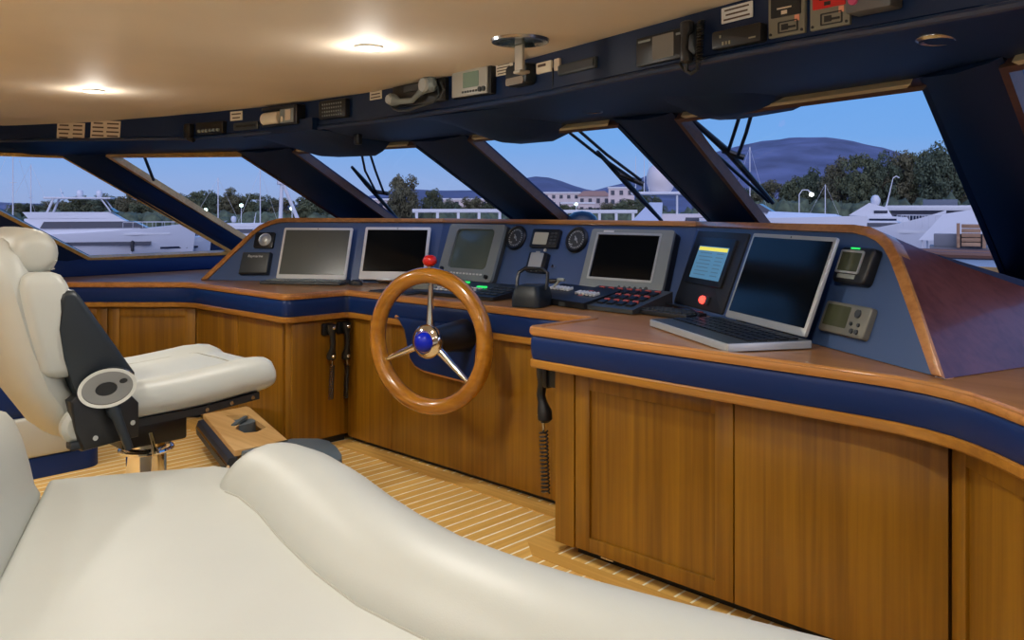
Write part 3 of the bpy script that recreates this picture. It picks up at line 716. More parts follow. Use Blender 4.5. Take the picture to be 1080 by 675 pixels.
# ------------------------------------------------------------------ handsets hanging on the cabinets
def coil(p0, p1, r_=.014, turns=16, w=.0032):
    p0, p1 = Vector(p0), Vector(p1); dd = p1 - p0; u_ = dd.normalized().orthogonal().normalized(); v_ = dd.normalized().cross(u_); out = []
    for k in range(turns * 8 + 1):
        t = k / (turns * 8); a = 2 * math.pi * turns * t
        out.append(p0 + dd * t + (u_ * math.cos(a) + v_ * math.sin(a)) * r_)
    b = B(); b.tube(out, w, 5); return b
def handset(label, m, L=.20, cordlen=.16, sc=1.0):
    m = m @ Matrix.Diagonal((sc, sc, sc, 1))
    # local: x sideways, y up, z out of the wall
    d = root('telephone_handset', label, 'handset', m)
    b = B(); b.prism(rr(.085, .07, .012), 0, .02, I4, .004); part('cradle', b, 'black', d)
    b = B(); b.loft([[(x * w_, y_, z0 + z * w2) for x, z in circ(1, 14)] for y_, w_, w2, z0 in ((.035, .022, .016, .05), (.030, .030, .024, .048), (.0, .030, .026, .045), (-.03, .018, .016, .055), (-L * .5, .016, .015, .062), (-L + .05, .018, .016, .055), (-L + .02, .028, .024, .045), (-L - .01, .028, .024, .043), (-L - .02, .018, .015, .045))]); h_ = part('handset_grip', b, 'black', d)
    for y_, z_ in ((.012, .072), (-L + .005, .068)): b = B(); b.ball((0, y_, z_), (.012, .012, .008)); part('handset_stud', b, 'chrome', h_)
    b = B(); b.cyl((.006, -L - .015, .045), (.006, -L - .055, .045), .006, .004, 10); part('strain_relief', b, 'red' if False else 'steel', d)
    part('coiled_cord', coil((.006, -L - .05, .045), (.0, -L - .05 - cordlen, .04)), 'black', d)
    return d
mr = lambda y, z: frame((-4.314, y, z), (0, 1, 0), (0, 0, 1), (1, 0, 0))
handset('black handset of the hooked pair, the one farther from the wheel', mr(2.885, .69), .16, .20)
handset('black handset of the hooked pair, the one nearer the wheel', mr(2.99, .69), .17, .20)
ml = frame((-2.352, 2.69, .70), (0, -1, 0), (0, 0, 1), (-1, 0, 0))
hs = handset('black handset with a long coiled cord hanging alone below the worktop corner', ml, .145, .22, 1.2)
b = B(); b.box((0, 0, -.018), (.07, .06, .04), .004); part('mount', b, 'black', hs)
# ------------------------------------------------------------------ overhead instruments on the fascia
def fz(x, z, off=0.0):
    # frame on the fascia at plan abscissa x and height z: x right along, y up, z towards the cabin
    P = FAS; best = None
    for i in range(1, len(P) - 1):
        if P[i][0] <= x <= P[i + 1][0]:
            a, c_ = Vector(P[i]), Vector(P[i + 1]); t = (x - a.x) / (c_.x - a.x); p = a.lerp(c_, t); dd = (c_ - a).normalized(); break
    n = Vector((dd.y, -dd.x))
    return frame((p.x + n.x * off, p.y + n.y * off, z), (dd.x, dd.y, 0), (0, 0, 1), (n.x, n.y, 0))
def card(label, x, z, w, h, rows, rot=0, mat='card', cat='notice', name='notice_card', cols=1):
    d = root(name, label, cat, fz(x, z) @ RZ(rot))
    part('card', plate(w, h, .002, .003, 0), mat, d)
    b = B(); rs = random.Random(int(-x * 1000))
    for c_ in range(cols):
        for i in range(rows):
            ww = w / cols * rs.uniform(.62, .85); b.box((-w / 2 + w / cols * (c_ + .5), h / 2 - h * (i + .7) / (rows + .4), .0034), (ww, h / (rows + 1) * .42, .0009))
    part('print', b, 'ink', d)
card('cream notice card with brown print, one of two, farther from the microphone', -5.845, 1.90, .20, .115, 4, -3, 'beige', cols=2)
card('cream notice card with brown print, one of two, nearer the microphone', -5.645, 1.909, .20, .115, 4, -3, 'beige', cols=2)
card('small blank cream sticker above the thin dark slot on the overhead console', -4.748, 1.962, .11, .055, 2, cat='sticker', name='label_sticker')
card('small cream sticker by the ceiling between the black speaker and the radio tangle', -3.50, 1.985, .11, .055, 3, cat='sticker', name='label_sticker')
card('cream sticker with lines of print between silver display and hanging bracket', -2.475, 1.982, .125, .052, 4, cat='sticker', name='label_sticker')
card('white sticker with three lines of print above a black radio', -1.243, 1.968, .118, .046, 3, mat='white', cat='sticker', name='label_sticker')
# left: microphone, radio, slot
d = root('hand_microphone', 'black hand microphone hooked overhead between notice cards and a knobbed radio', 'microphone', fz(-5.16, 1.89))
b = B(); b.prism(rr(.06, .09, .014), .012, .045, I4, .008); part('body', b, 'black', d)
b = B(); b.box((0, .03, .007), (.03, .03, .014), .002); part('clip', b, 'dgrey', d)
part('coiled_cord', coil((0, -.045, .03), (.05, -.06, .03), .012, 7), 'black', d)
def radio(label, x, z, w, h, face='black', dd=.03):
    d = root('radio_set', label, 'radio', fz(x, z)); b = B(); b.prism(rr(w, h, .006), 0, dd, I4, .003); part('housing', b, face, d); return d
d = radio('dark overhead radio with a row of tiny grey knobs beside the microphone', -4.965, 1.898, .26, .075)
for k in range(6): b = B(); b.cyl((-.09 + k * .036, -.015, .03), (-.09 + k * .036, -.015, .042), .010, .009, 12); part('knob', b, 'grey', d)
d = radio('thin dark panel slot below the blank cream sticker on the overhead console', -4.655, 1.896, .22, .046, 'dgrey', .012)
b = B(); b.box((0, 0, .0125), (.17, .012, .003)); part('slot', b, 'black', d)
# printer
d = root('weather_printer', 'overhead weather printer with a fat roll of cream paper', 'printer', fz(-4.30, 1.93))
b = B(); b.box((0, .045, .03), (.34, .02, .06), .004); b.box((.155, 0, .03), (.03, .11, .06), .004); b.box((-.005, -.05, .03), (.33, .012, .06), .003); b.box((0, 0, .004), (.34, .11, .008)); part('frame', b, 'black', d)
b = B(); b.cyl((-.165, -.008, .035), (-.005, -.008, .035), .038, seg=24); part('paper_roll', b, plain('cream paper roll', (.74, .66, .52), .7), d)
b = B(); b.box((.068, -.005, .03), (.13, .085, .05), .006); part('mechanism', b, 'grey', d)
b = B(); b.box((.085, .0, .057), (.05, .06, .004)); b.box((.03, -.02, .057), (.02, .03, .006)); part('control_label', b, 'beige', d)
d = root('loudspeaker', 'square black loudspeaker with a pierced grille, between printer and small sticker overhead', 'speaker', fz(-3.845, 1.935))
b = B(); b.prism(rr(.235, .10, .012), 0, .03, I4, .006); part('housing', b, 'black', d)
b = B()
for i in range(9):
    for j in range(4): b.cyl((-.08 + i * .02, -.032 + j * .02, .029), (-.08 + i * .02, -.032 + j * .02, .032), .005, seg=6)
part('grille', b, 'grey', d)
# radio with handset and loops of cord
d = radio('black overhead radio with a curved silver handset and looping cords', -3.10, 1.945, .44, .105, 'black', .02)
b = B(); b.loft([[(x_, y_ + y * w_, .05 + z * w_ * .8) for y, z in circ(1, 12)] for x_, y_, w_ in ((-.20, -.01, .012), (-.19, -.012, .030), (-.15, -.02, .030), (-.11, -.03, .014), (0, -.035, .014), (.06, -.005, .016), (.10, .02, .034), (.16, .025, .038), (.18, .025, .014))]); h_ = part('handset', b, 'grey', d)
b = B(); b.cyl((.135, .02, .075), (.135, .02, .088), .034, .030, 18); part('ear_piece', b, 'silver', h_)
b = B(); b.cyl((-.17, -.015, .07), (-.17, -.015, .08), .024, .02, 16); part('mouth_piece', b, 'silver', h_)
b = B(); b.box((-.03, .03, .024), (.16, .03, .006)); part('face_plate', b, 'dgrey', d)
b = B(); b.tube([(.19, .01, .04), (.215, -.03, .05), (.19, -.06, .06), (.10, -.072, .07), (0, -.082, .065), (-.10, -.075, .06), (-.16, -.06, .05), (-.2, -.04, .04)], .006, 8); b.tube([(.2, .03, .03), (.235, -.01, .04), (.225, -.05, .05), (.15, -.06, .06), (.06, -.06, .065)], .005, 8); part('cord', b, 'dgrey', d)
# silver display
d = root('overhead_display', 'silver instrument with a grey green screen high on the overhead console', 'display', fz(-2.668, 1.945) @ RZ(-1))
b = B(); b.prism(rr(.285, .118, .006), 0, .03, I4, .004); part('back_case', b, 'black', d)
b = B(); b.prism(rr(.262, .112, .005, 4, -.006, .001), .029, .038, I4, .003); part('face_plate', b, plain('pale warm metal', (.50, .50, .46), .35, metal=.3), d)
b = B(); b.prism(rr(.115, .066, .004, 3, .01, .012), .0375, .040); part('screen', b, plain('pale green screen', (.20, .30, .24), .2), d)
key_parts('key', 'dgrey', d, -.05, -.038, 6, 1, .02, .02, .012, .009, .037, .041)
for x in (.08, .108): b = B(); b.cyl((x, -.036, .037), (x, -.036, .046), .011, seg=14); part('knob', b, 'dgrey', d)
d = root('bracket_mount', 'dark rounded mount on the overhead console behind the hanging beige bracket', 'mount', fz(-2.335, 1.935))
b = B(); b.prism(rr(.145, .085, .02), 0, .05, I4, .012); part('housing', b, 'soft', d)
b = B(); b.prism(rr(.12, .03, .01, 4, 0, -.025), .049, .054); part('rim', b, 'steel', d)
d = root('light_switch', 'small cream switch panel with a dark slot beside the hanging beige bracket', 'switch', fz(-2.20, 1.95))
b = B(); b.prism(rr(.10, .042, .004), 0, .010, I4, .002); part('plate', b, 'card', d)
b = B(); b.box((-.01, .008, .011), (.05, .010, .003)); part('slot', b, 'ink', d)
b = B(); b.prism(rr(.035, .045, .004), 0, .010, I4, .002); single('switch_cover', b, 'beige', 'narrow beige cover plate between cream switch panel and long dark slot', 'cover', fz(-2.115, 1.948))
d = radio('long narrow dark slot panel overhead beside the narrow beige cover plate', -1.995, 1.923, .235, .040, 'dgrey', .010)
b = B(); b.box((0, 0, .0105), (.21, .024, .003)); part('slot', b, 'black', d)
b = B(); b.box((0, 0, .0), (.004, .085, .006)); single('seam_strip', b, 'black', 'thin upright seam in the overhead console beside the cream switch panel', 'seam', fz(-2.15, 1.898))
# radio panel with label and handset
d = radio('dark overhead radio panel with a grey label sheet beside a hanging handset', -1.555, 1.917, .225, .094, 'black', .014)
b = B(); b.prism(rr(.10, .075, .003, 2, .02, .002), .0135, .016); part('label_sheet', b, plain('grey label', (.20, .19, .17), .6), d)
for x_, y_, w_ in ((-.07, .033, .06), (.095, .03, .03)): b = B(); b.box((x_, y_, .0145), (w_, .007, .002)); part('name_strip', b, 'grey', d)
d = root('radio_handset', 'black handset hanging with drooping cords beside the radio panel on the overhead console', 'handset', fz(-1.408, 1.915))
b = B(); b.loft([[(x * w_, y_, z0 + z * w_ * .8) for x, z in circ(1, 12)] for y_, w_, z0 in ((.058, .012, .035), (.052, .024, .035), (.025, .024, .034), (.012, .014, .042), (-.03, .013, .046), (-.045, .022, .038), (-.065, .022, .036), (-.072, .010, .036))]); part('handset_grip', b, 'black', d)
b = B(); b.prism(rr(.05, .10, .008), 0, .016, I4, .004); part('cradle', b, 'soft', d)
part('coiled_cord', coil((.055, .05, .03), (.050, -.075, .035), .009, 14, .0035), 'black', d)
b = B(); b.tube([(.05, -.075, .035), (.045, -.095, .035), (.02, -.105, .035), (.0, -.095, .036), (-.002, -.07, .036)], .007, 8); b.tube([(-.03, -.03, .02), (-.035, -.07, .03), (-.015, -.09, .032), (-.005, -.07, .034)], .005, 8); part('cord_loop', b, 'black', d)
d = radio('black radio with tiny white marks below the white sticker on the overhead console', -1.225, 1.893, .175, .052, 'black', .03)
b = B()
for k in range(3): b.box((-.045 + k * .012, -.013, .0305), (.007, .010, .002))
b.box((-.055, .008, .0305), (.006, .008, .002)); b.box((.06, -.012, .0305), (.024, .004, .002)); part('marks', b, plain('grey mark', (.3, .28, .2), .5), d)
# fire alarm panels
def alarm(label, x, red):
    d = root('fire_alarm_panel', label, 'panel', fz(x, 1.928) @ RZ(0))
    b = B(); b.prism(rr(.112, .112, .003), 0, .012, I4, .002); part('face_plate', b, plain('olive grey metal', (.20, .19, .145), .5), d)
    b = B(); b.prism(rr(.092, .055, .003, 2, .0, .024), .0115, .015); w_ = part('window', b, 'red' if red else 'black', d)
    b = B(); b.box((-.004, .020, .0152), (.045, .004, .001)); b.box((-.004, .008, .0152), (.018, .010, .001)); part('window_print', b, 'beige' if not red else 'black', w_)
    b = B(); ring2(rr(.062, .032, .003, 2, .006, -.032), rr(.054, .025, .002, 2, .006, -.032), .0115, .014, b); b.box((-.004, -.032, .0125), (.02, .016, .003)); b.box((.018, -.034, .0125), (.022, .006, .003)); part('key_label', b, 'black', d)
    b = B(); b.box((.034, -.013, .013), (.014, .016, .002)); part('seal', b, plain('orange seal', (.8, .32, .2), .5), d)
    for sx in (-.048, .048): b = B(); b.cyl((sx, -.047, .0115), (sx, -.047, .014), .004, seg=10); part('screw', b, 'black', d)
alarm('olive grey overhead alarm panel with a black window', -1.072, False)
alarm('olive grey overhead alarm panel with a red window', -.945, True)
d = root('smoke_alarm', 'grey box with a pale top and pink disc beside the red alarm panel', 'alarm', fz(-.815, 1.93))
b = B(); b.box((0, 0, .03), (.118, .085, .06), .006); part('case', b, plain('mid grey case', (.10, .10, .105), .5), d)
b = B(); b.box((0, .03, .032), (.12, .03, .062), .005); part('lid', b, plain('grey beige lid', (.30, .28, .24), .5), d)
b = B(); b.lathe([(.0005, .066), (.012, .066), (.013, .0595), (.0005, .0595)], 18, T(-.036, -.012, 0)); part('disc', b, plain('pink disc', (.50, .06, .16), .4), d)
# ceiling disc and bracket
d = root('ceiling_periscope', 'round dark glass disc on the ceiling with a beige bracket hanging from it', 'fitting', T(-2.075, 2.19, 2.0))
b = B(); b.lathe([(.0005, -.012), (.078, -.012), (.098, -.008), (.101, 0), (.0005, 0)], 36); part('disc', b, plain('smoked blue glass', (.035, .06, .075), .12), d)
b = B(); b.lathe([(.094, -.011), (.101, -.010), (.104, 0), (.094, 0)], 36); part('rim', b, 'steel', d)
fr = fz(-2.335, 1.935)
b = B(); b.box((-.025, .015, -.062), (.052, .012, .10), .004, RZ(-12)); b.box((-.02, .02, -.110), (.045, .045, .012), .004, RZ(-12)); part('bracket', b, plain('beige bracket', (.46, .40, .31), .5), d)
# unlit lights in the soffit
for p, t_ in (((-2.236, 2.80, 1.818), 'small unlit soffit light above the centre of the dash'), ((-.72, 2.28, 1.83), 'unlit round soffit light below the grey box with the pink disc')):
    d = root('soffit_light', t_, 'ceiling light', T(*p) @ RX(-4))
    b = B(); b.lathe([(.030, -.004), (.042, -.010), (.050, -.004), (.051, .004), (.030, .004)], 28); part('trim_ring', b, 'steel', d)
    b = B(); b.lathe([(.0005, -.002), (.031, -.003), (.031, .002), (.0005, .002)], 24); part('lens', b, 'beige', d)
b = B(); b.box((0, 0, 0), (.05, .03, .075), .008); single('soffit_catch', b, 'black', 'small black catch under the overhead console over the second windscreen', 'catch', T(-3.93, 2.83, 1.80))
# ------------------------------------------------------------------ foreground sofa
d = root('sofa', 'large cream leather sofa with a fat rolled front edge', 'sofa', T(-1.6, .9, 0))
back0, back1 = Vector((-3.02, .935)), Vector((-1.5, .235))
seat = [(-3.045, .955), (-2.79, 1.42), (-2.70, 1.455), (-2.53, 1.47), (-2.2, 1.43), (-1.95, 1.385), (-1.7, 1.345), (-1.5, 1.33), (-1.3, 1.34), (-1.1, 1.365), (-.9, 1.41), (-.3, 1.5), (-.3, .0), (-1.0, .0)]
b = B(); b.prism(seat, .28, .52, I4, .035, 4); part('seat_cushion', b, 'cream', d, world=True)
b = B(); cx_, cy_ = -1.6, .85
b.prism([(x + (cx_ - x) * .05, y + (cy_ - y) * .08) for x, y in seat], .0, .29, I4); part('base', b, 'navy', d, world=True)
cl = [(-2.50, 1.475), (-2.40, 1.48), (-2.2, 1.445), (-1.98, 1.385), (-1.75, 1.335), (-1.55, 1.308), (-1.34, 1.315), (-1.15, 1.338), (-.95, 1.378), (-.7, 1.437), (-.28, 1.54)]
P = resample([(x, y, 0) for x, y in cl], 48); rings = []
for i, p in enumerate(P):
    dd = (P[min(i + 1, 47)] - P[max(i - 1, 0)]).normalized(); nn = Vector((-dd.y, dd.x, 0))
    if i == 0: nn = nn
    rings.append([p + nn * (.200 * math.cos(a)) + Vector((0, 0, .44 + .190 * math.sin(a))) for a in [2 * math.pi * k / 32 for k in range(32)]])
dd = (P[1] - P[0]).normalized(); nn = Vector((-dd.y, dd.x, 0)); pre = []
for k in range(8):
    t = math.pi / 2 * k / 8; sc = max(.02, math.sin(t)) ** .5; p = P[0] - dd * (.13 * math.cos(t))
    pre.append([p + nn * (.200 * sc * math.cos(a)) + Vector((0, 0, .44 + .190 * sc * math.sin(a))) for a in [2 * math.pi * q / 32 for q in range(32)]])
b = B(); b.loft(pre + rings); part('front_bolster', b, 'cream', d, world=True, angle=60)
b = B(); b.tube([p - nn2 * .183 + Vector((0, 0, .520)) for p, nn2 in [(P[i], Vector((-(P[min(i+1,47)]-P[max(i-1,0)]).normalized().y, (P[min(i+1,47)]-P[max(i-1,0)]).normalized().x, 0))) for i in range(0, 48)]], .0035, 6); part('seam_piping', b, 'seam', d, world=True)
u_ = (back1 - back0).normalized(); v_ = Vector((-u_.y, u_.x)) * -1   # v_ points aft, into the back
if v_.y > 0: v_ = -v_
bm_ = frame((back0.x, back0.y, .50), (u_.x, u_.y, 0), (v_.x, v_.y, 0), (0, 0, 1))
def back_sec(s0):   # rounded section: y aft, z up, leaning aft
    return [(-.005, .0), (.012, .03), (.028, .10), (.05, .18), (.075, .24), (.10, .27), (.14, .285), (.18, .27), (.205, .23), (.21, .10), (.20, -.10), (.10, -.12), (.0, -.10)]
b = B(); rings = []
for s_, k, h_ in ((.005, .55, .62), (.012, .72, .72), (.03, .86, .84), (.07, .97, .95), (.13, 1, 1), (.4, 1, 1), (.9, 1, 1), (1.69, 1, 1)):
    rings.append([(s_ + .10 * max(0, z) * (0 if s_ > .3 else -1.6), .1 + (y - .1) * k, z * h_ if z > 0 else z) for y, z in back_sec(0)])
b.loft(rings, m=bm_); part('back_cushion', b, 'cream', d, world=True, angle=50)

# ------------------------------------------------------------------ helm chair
d = root('helm_chair', 'cream leather helm chair on a chrome pedestal with a black folded armrest', 'chair', T(-3.34, 1.405, 0))
b = B(); b.lathe([(.0005, 0), (.20, 0), (.20, .012), (.10, .03), (.076, .05), (.073, .10), (.073, .50), (.085, .505), (.085, .52), (.0005, .52)], 36, T(-3.33, 1.40, 0)); part('pedestal', b, 'chrome', d, world=True)
b = B(); b.tube([(-3.33 + .094 * math.cos(a), 1.40 + .094 * math.sin(a), .472) for a in [2 * math.pi * k / 28 for k in range(28)]], .009, 8, True); 
part('ring', b, 'chrome', d, world=True)
b = B(); b.box((-3.33, 1.385, .565), (.24, .25, .11), .012, seg=2); part('swivel_housing', b, 'black', d, world=True)
for x in (-3.085, -3.60):
    b = B(); b.loft([[(x + dx, y, z + dz) for dx, dz in ((-.011, -.014), (.011, -.014), (.011, .014), (-.011, .014))] for y, z in ((1.24, .638), (1.50, .642), (1.74, .662))]); sr_ = part('seat_rail', b, 'black', d, world=True)
    if x > -3.2:
        for y, z in ((1.52, .643), (1.62, .652), (1.71, .659)):
            b = B(); b.cyl((x + .010, y, z), (x + .016, y, z), .008, seg=10); part('rail_bolt', b, 'steel', sr_, world=True)
b = B(); b.cyl((-3.20, 1.36, .56), (-3.16, 1.36, .505), .008, seg=10); b.cyl((-3.165, 1.36, .512), (-3.15, 1.36, .49), .012, .014, 12); part('height_lever', b, 'chrome', d, world=True)
# seat cushion: section across, profile fore and aft
SEC = [(-.285, .02), (-.292, .06), (-.285, .105), (-.262, .133), (-.235, .140), (-.205, .132), (-.175, .116), (-.09, .112), (0, .112), (.09, .112), (.175, .116), (.205, .132), (.235, .140), (.262, .133), (.285, .105), (.292, .06), (.285, .02), (.255, 0), (-.255, 0)]
rings = []
for y, z0, hs, ws in ((1.16, .665, .45, .90), (1.175, .655, .78, .96), (1.21, .648, .95, 1), (1.30, .648, .99, 1), (1.45, .652, 1.0, 1), (1.58, .658, 1.02, 1), (1.68, .666, 1.02, 1), (1.75, .670, .98, 1), (1.795, .674, .90, .985), (1.825, .680, .74, .96), (1.84, .695, .45, .92)):
    rings.append([(-3.35 + x * ws, y - .02 * (abs(x) / .29) ** 2 * (1 if y > 1.6 else 0), z0 + z * hs + .10 * max(0, y - 1.45) * .15) for x, z in SEC])
b = B(); b.loft(rings); part('seat', b, 'cream', d, world=True, angle=50)
b = B(); b.tube([(-3.165, 1.20, .768), (-3.165, 1.45, .770), (-3.17, 1.66, .784), (-3.20, 1.69, .786), (-3.35, 1.70, .785), (-3.50, 1.69, .786), (-3.53, 1.66, .784), (-3.535, 1.45, .770), (-3.535, 1.2, .768)], .0035, 6); part('seam', b, 'seam', d, world=True)
# backrest
BS = [(-.26, .0), (-.275, -.05), (-.25, -.09), (-.12, -.115), (0, -.12), (.12, -.115), (.25, -.09), (.275, -.05), (.26, .0), (.22, .035), (.12, .02), (0, .015), (-.12, .02), (-.22, .035)]
rings = []
for z, y, k in ((.60, 1.13, .55), (.63, 1.115, .80), (.68, 1.095, .95), (.80, 1.02, 1.0), (.95, .965, 1.02), (1.10, .925, 1.02), (1.18, .905, 1.0), (1.25, .89, .90), (1.29, .882, .72), (1.305, .88, .45)):
    rings.append([(-3.35 + x * k, y + yy * (k ** .5) * 1.0, z) for x, yy in BS])
b = B(); b.loft(rings); part('backrest', b, 'cream', d, world=True, angle=50)
for sx in (-1, 1):
    b = B(); rings = []
    for z, y, k in ((.835, 1.025, .45), (.845, 1.022, .8), (.87, 1.015, 1), (1.0, .985, 1.05), (1.10, .965, 1.05), (1.15, .955, .97), (1.18, .95, .78), (1.192, .948, .45)):
        rings.append([(-3.35 + sx * (.255 + x * k), y + yy * k, z) for x, yy in rr(.085, .155, .038, 5)])
    b.loft(rings); part('side_bolster', b, 'cream', d, world=True, angle=50)
b = B(); rings = []
for x, k in ((-.245, .4), (-.235, .7), (-.20, .93), (-.12, 1), (0, 1.02), (.12, 1), (.20, .93), (.235, .7), (.245, .4)):
    rings.append([(-3.35 + x, .945 + .085 * k * math.cos(a), 1.25 + .088 * k * math.sin(a)) for a in [2 * math.pi * q / 20 for q in range(20)]])
b.loft(rings); part('head_cushion', b, 'cream', d, world=True, angle=60)
b = B(); b.tube([(-3.10, 1.00, 1.225), (-3.16, 1.022, 1.235), (-3.24, 1.030, 1.24)], .003, 5); b.tube([(-3.10, .985, 1.20), (-3.15, 1.01, 1.198), (-3.22, 1.02, 1.20)], .003, 5); part('crease', b, 'seam', d, world=True)
b = B(); b.lathe([(.0005, 0), (.062, 0), (.060, .02), (.045, .034), (.0005, .038)], 24, frame((-3.085, 1.065, .665), (0, 1, 0), (0, 0, 1), (1, 0, 0))); part('recliner_cover', b, 'cream2', d, world=True)
b = B(); b.box((-3.065, 1.075, .605), (.05, .10, .03), .010, seg=3); part('recliner_cap', b, 'soft', d, world=True)
b = B(); b.prism([(1.06, .585), (1.25, .60), (1.25, .72), (1.20, .78), (1.08, .80), (1.02, .76), (1.04, .66)], -3.075, -3.03, frame((0, 0, 0), (0, 1, 0), (0, 0, 1), (1, 0, 0)), .01); part('side_shield', b, 'black', d, world=True)
for y, z in ((1.10, .625), (1.225, .655)): b = B(); b.cyl((-3.03, y, z), (-3.025, y, z), .009, seg=12); part('shield_screw', b, 'steel', d, world=True)
# armrest folded up along the back
axm = frame((-3.0, 1.135, .795), (0, 1, 0), (0, 0, 1), (1, 0, 0))
b = B(); b.prism([(1.020, 1.130), (1.045, 1.128), (1.06, 1.112), (1.245, .825), (1.25, .775), (1.21, .73), (1.14, .715), (1.07, .74), (1.04, .80), (1.01, .90), (.995, 1.0), (.99, 1.10), (1.0, 1.122)], -3.135, -3.045, frame((0, 0, 0), (0, 1, 0), (0, 0, 1), (1, 0, 0)), .022, 4); ar = part('armrest', b, 'soft', d, world=True, angle=50)
em = frame((-3.0, 1.130, .795), (.36, .933, 0), (0, 0, 1), (.933, -.36, 0)) @ RZ(10)
b = B(); b.prism(circ(.086, 36, .060), -.095, -.004, em); part('pivot_drum', b, 'black', ar, world=True)
b = B(); ring2(circ(.092, 40, .066), circ(.080, 40, .055), -.008, .008, b, em); part('end_ring', b, 'chrome', ar, world=True)
b = B(); b.prism(circ(.083, 40, .058), -.006, .003, em); part('end_plate', b, 'dchrome', ar, world=True)
b = B(); b.prism(circ(.034, 28, .022), .002, .009, em @ T(-.004, -.002, 0)); b.prism(circ(.013, 18, .008), .002, .007, em @ T(.052, .012, 0)); part('end_button', b, 'black', ar, world=True)
b = B(); b.tube([(-3.02, 1.145, .722), (-3.0, 1.15, .715), (-2.99, 1.158, .69), (-2.988, 1.19, .60), (-2.988, 1.197, .578)], [.016, .024, .017, .0145, .014], 14); part('adjusting_handle', b, 'soft', d, world=True)

# ------------------------------------------------------------------ settee far left
d = root('settee', 'low navy and cream settee base beyond the helm chair', 'settee', T(-5.6, 1.0, 0))
def stt(x1, y1, r_=.10): return [(-6.5, .1), (x1, .1)] + [(x1 - r_ + r_ * math.cos(a), y1 - r_ + r_ * math.sin(a)) for a in [math.pi / 2 * k / 8 for k in range(9)]] + [(-6.5, y1)]
b = B(); b.prism(stt(-4.86, 1.81), .0, .108, I4, .006); part('plinth', b, 'navy', d, world=True)
b = B(); b.prism(stt(-4.87, 1.81), .10, .47, I4, .01); part('end_panel', b, 'navy', d, world=True)
b = B(); b.box((-5.0, .85, .218), (.30, 1.70, .215), .02, seg=3); part('front_pad', b, 'cream2', d, world=True)
b = B(); b.box((-5.0, .75, .425), (.29, 1.50, .19), .03, seg=3); part('seat_edge', b, 'navy', d, world=True)
b = B(); b.box((-5.7, .95, .47), (1.5, 1.62, .10), .03, seg=3); part('seat_cushion', b, 'cream2', d, world=True)

# ------------------------------------------------------------------ footrest
d = root('footrest', 'teak topped footrest with a cut out pedal well and dark grip pad', 'footrest', T(-4.1, 2.4, 0))
A, Bq, Cq, Dq = (-4.78, 2.342), (-4.78, 2.630), (-3.905, 2.378), (-3.94, 2.094)
hole = [(-4.66, 2.42), (-4.58, 2.52), (-4.24, 2.44), (-4.19, 2.36), (-4.22, 2.30), (-4.34, 2.31), (-4.42, 2.38)]
def lerp2(a, b_, t): return (a[0] + (b_[0] - a[0]) * t, a[1] + (b_[1] - a[1]) * t)
outer = [lerp2(A, Bq, .28), Bq, lerp2(Bq, Cq, .60), Cq, lerp2(Dq, Cq, .45), lerp2(A, Dq, .62), lerp2(A, Dq, .40)]
outer[0] = lerp2(A, Bq, .3)
b = B(); ring2(outer, hole, .172, .20, b)
b.prism([outer[6], A, outer[0]], .172, .20); b.prism([outer[4], Dq, outer[5]], .172, .20); part('deck_board', b, 'step', d, world=True)
b = B(); b.prism([(x, y) for x, y in [(-4.70, 2.36), (-4.64, 2.55), (-4.18, 2.46), (-4.12, 2.28), (-4.36, 2.26)]], .10, .125); part('well_floor', b, 'hood', d, world=True)
b = B(); b.loft([[(-4.47 + x * .07, 2.40 + y * .10, z) for x, y in circ(1, 16)] for z in (.12, .18, .195)]); b.tube([(-4.52, 2.47, .20), (-4.46, 2.42, .21), (-4.40, 2.33, .20)], .014, 8); part('pedal', b, 'bluegrey', d, world=True)
edge = [A, lerp2(A, Dq, .3), lerp2(A, Dq, .55), lerp2(A, Dq, .8), Dq]
b = B(); b.sweep([(x + .01, y - .012) for x, y in edge], [(0, .07), (.03, .09), (.035, .13), (.02, .168), (0, .172), (-.02, .17), (-.02, .07)]); part('side_band', b, 'rubber', d, world=True)
b = B(); b.tube([(x + .02, y - .045, .135) for x, y in edge], .008, 8); part('band_trim', b, 'chrome', d, world=True)
pad = [(-3.945, 2.42), (-3.84, 2.52), (-3.76, 2.53), (-3.62, 2.48), (-3.50, 2.425), (-3.44, 2.385), (-3.41, 2.30), (-3.62, 2.20), (-3.92, 2.12)]
b = B(); b.prism(pad, .150, .20, I4, .008); pp = part('grip_pad', b, 'bluegrey', d, world=True)
b = B(); b.tube([(-3.445, 2.385, .168), (-3.40, 2.30, .168), (-3.50, 2.235, .168)], .014, 8); part('pad_trim', b, 'chrome', pp, world=True)
for x, y in ((-4.6, 2.5), (-4.6, 2.33), (-3.8, 2.40), (-3.75, 2.25)):
    b = B(); b.cyl((x, y, 0), (x, y, .172 if x < -4 else .15), .018, seg=12); part('leg', b, 'steel', d, world=True)
# ------------------------------------------------------------------ windscreen wipers (outside the panes)
def wiper(label, arms, blade, bridge, w_=.008):
    c_ = sum((Vector(p) for p in blade), Vector()) / len(blade)
    d = root('windscreen_wiper', label, 'wiper', T(*arms[0][0]))
    for a in arms: b = B(); b.tube(a, w_, 8); part('arm', b, 'black', d, world=True)
    b = B(); b.tube(blade, [.010, .017, .010], 8); part('blade', b, 'black', d, world=True)
    b = B(); b.tube(bridge, .014, 8); part('bridge', b, 'black', d, world=True)
wiper('black twin armed wiper parked on the windscreen beside the tall round topped tree', [[(-4.487, 3.25, 1.80), (-4.674, 3.425, 1.66), (-4.819, 3.627, 1.519)], [(-4.426, 3.264, 1.80), (-4.584, 3.443, 1.658), (-4.76, 3.649, 1.512)]], [(-4.748, 3.37, 1.686), (-4.81, 3.54, 1.575), (-4.946, 3.921, 1.324)], [(-4.835, 3.61, 1.528), (-4.725, 3.66, 1.510)])
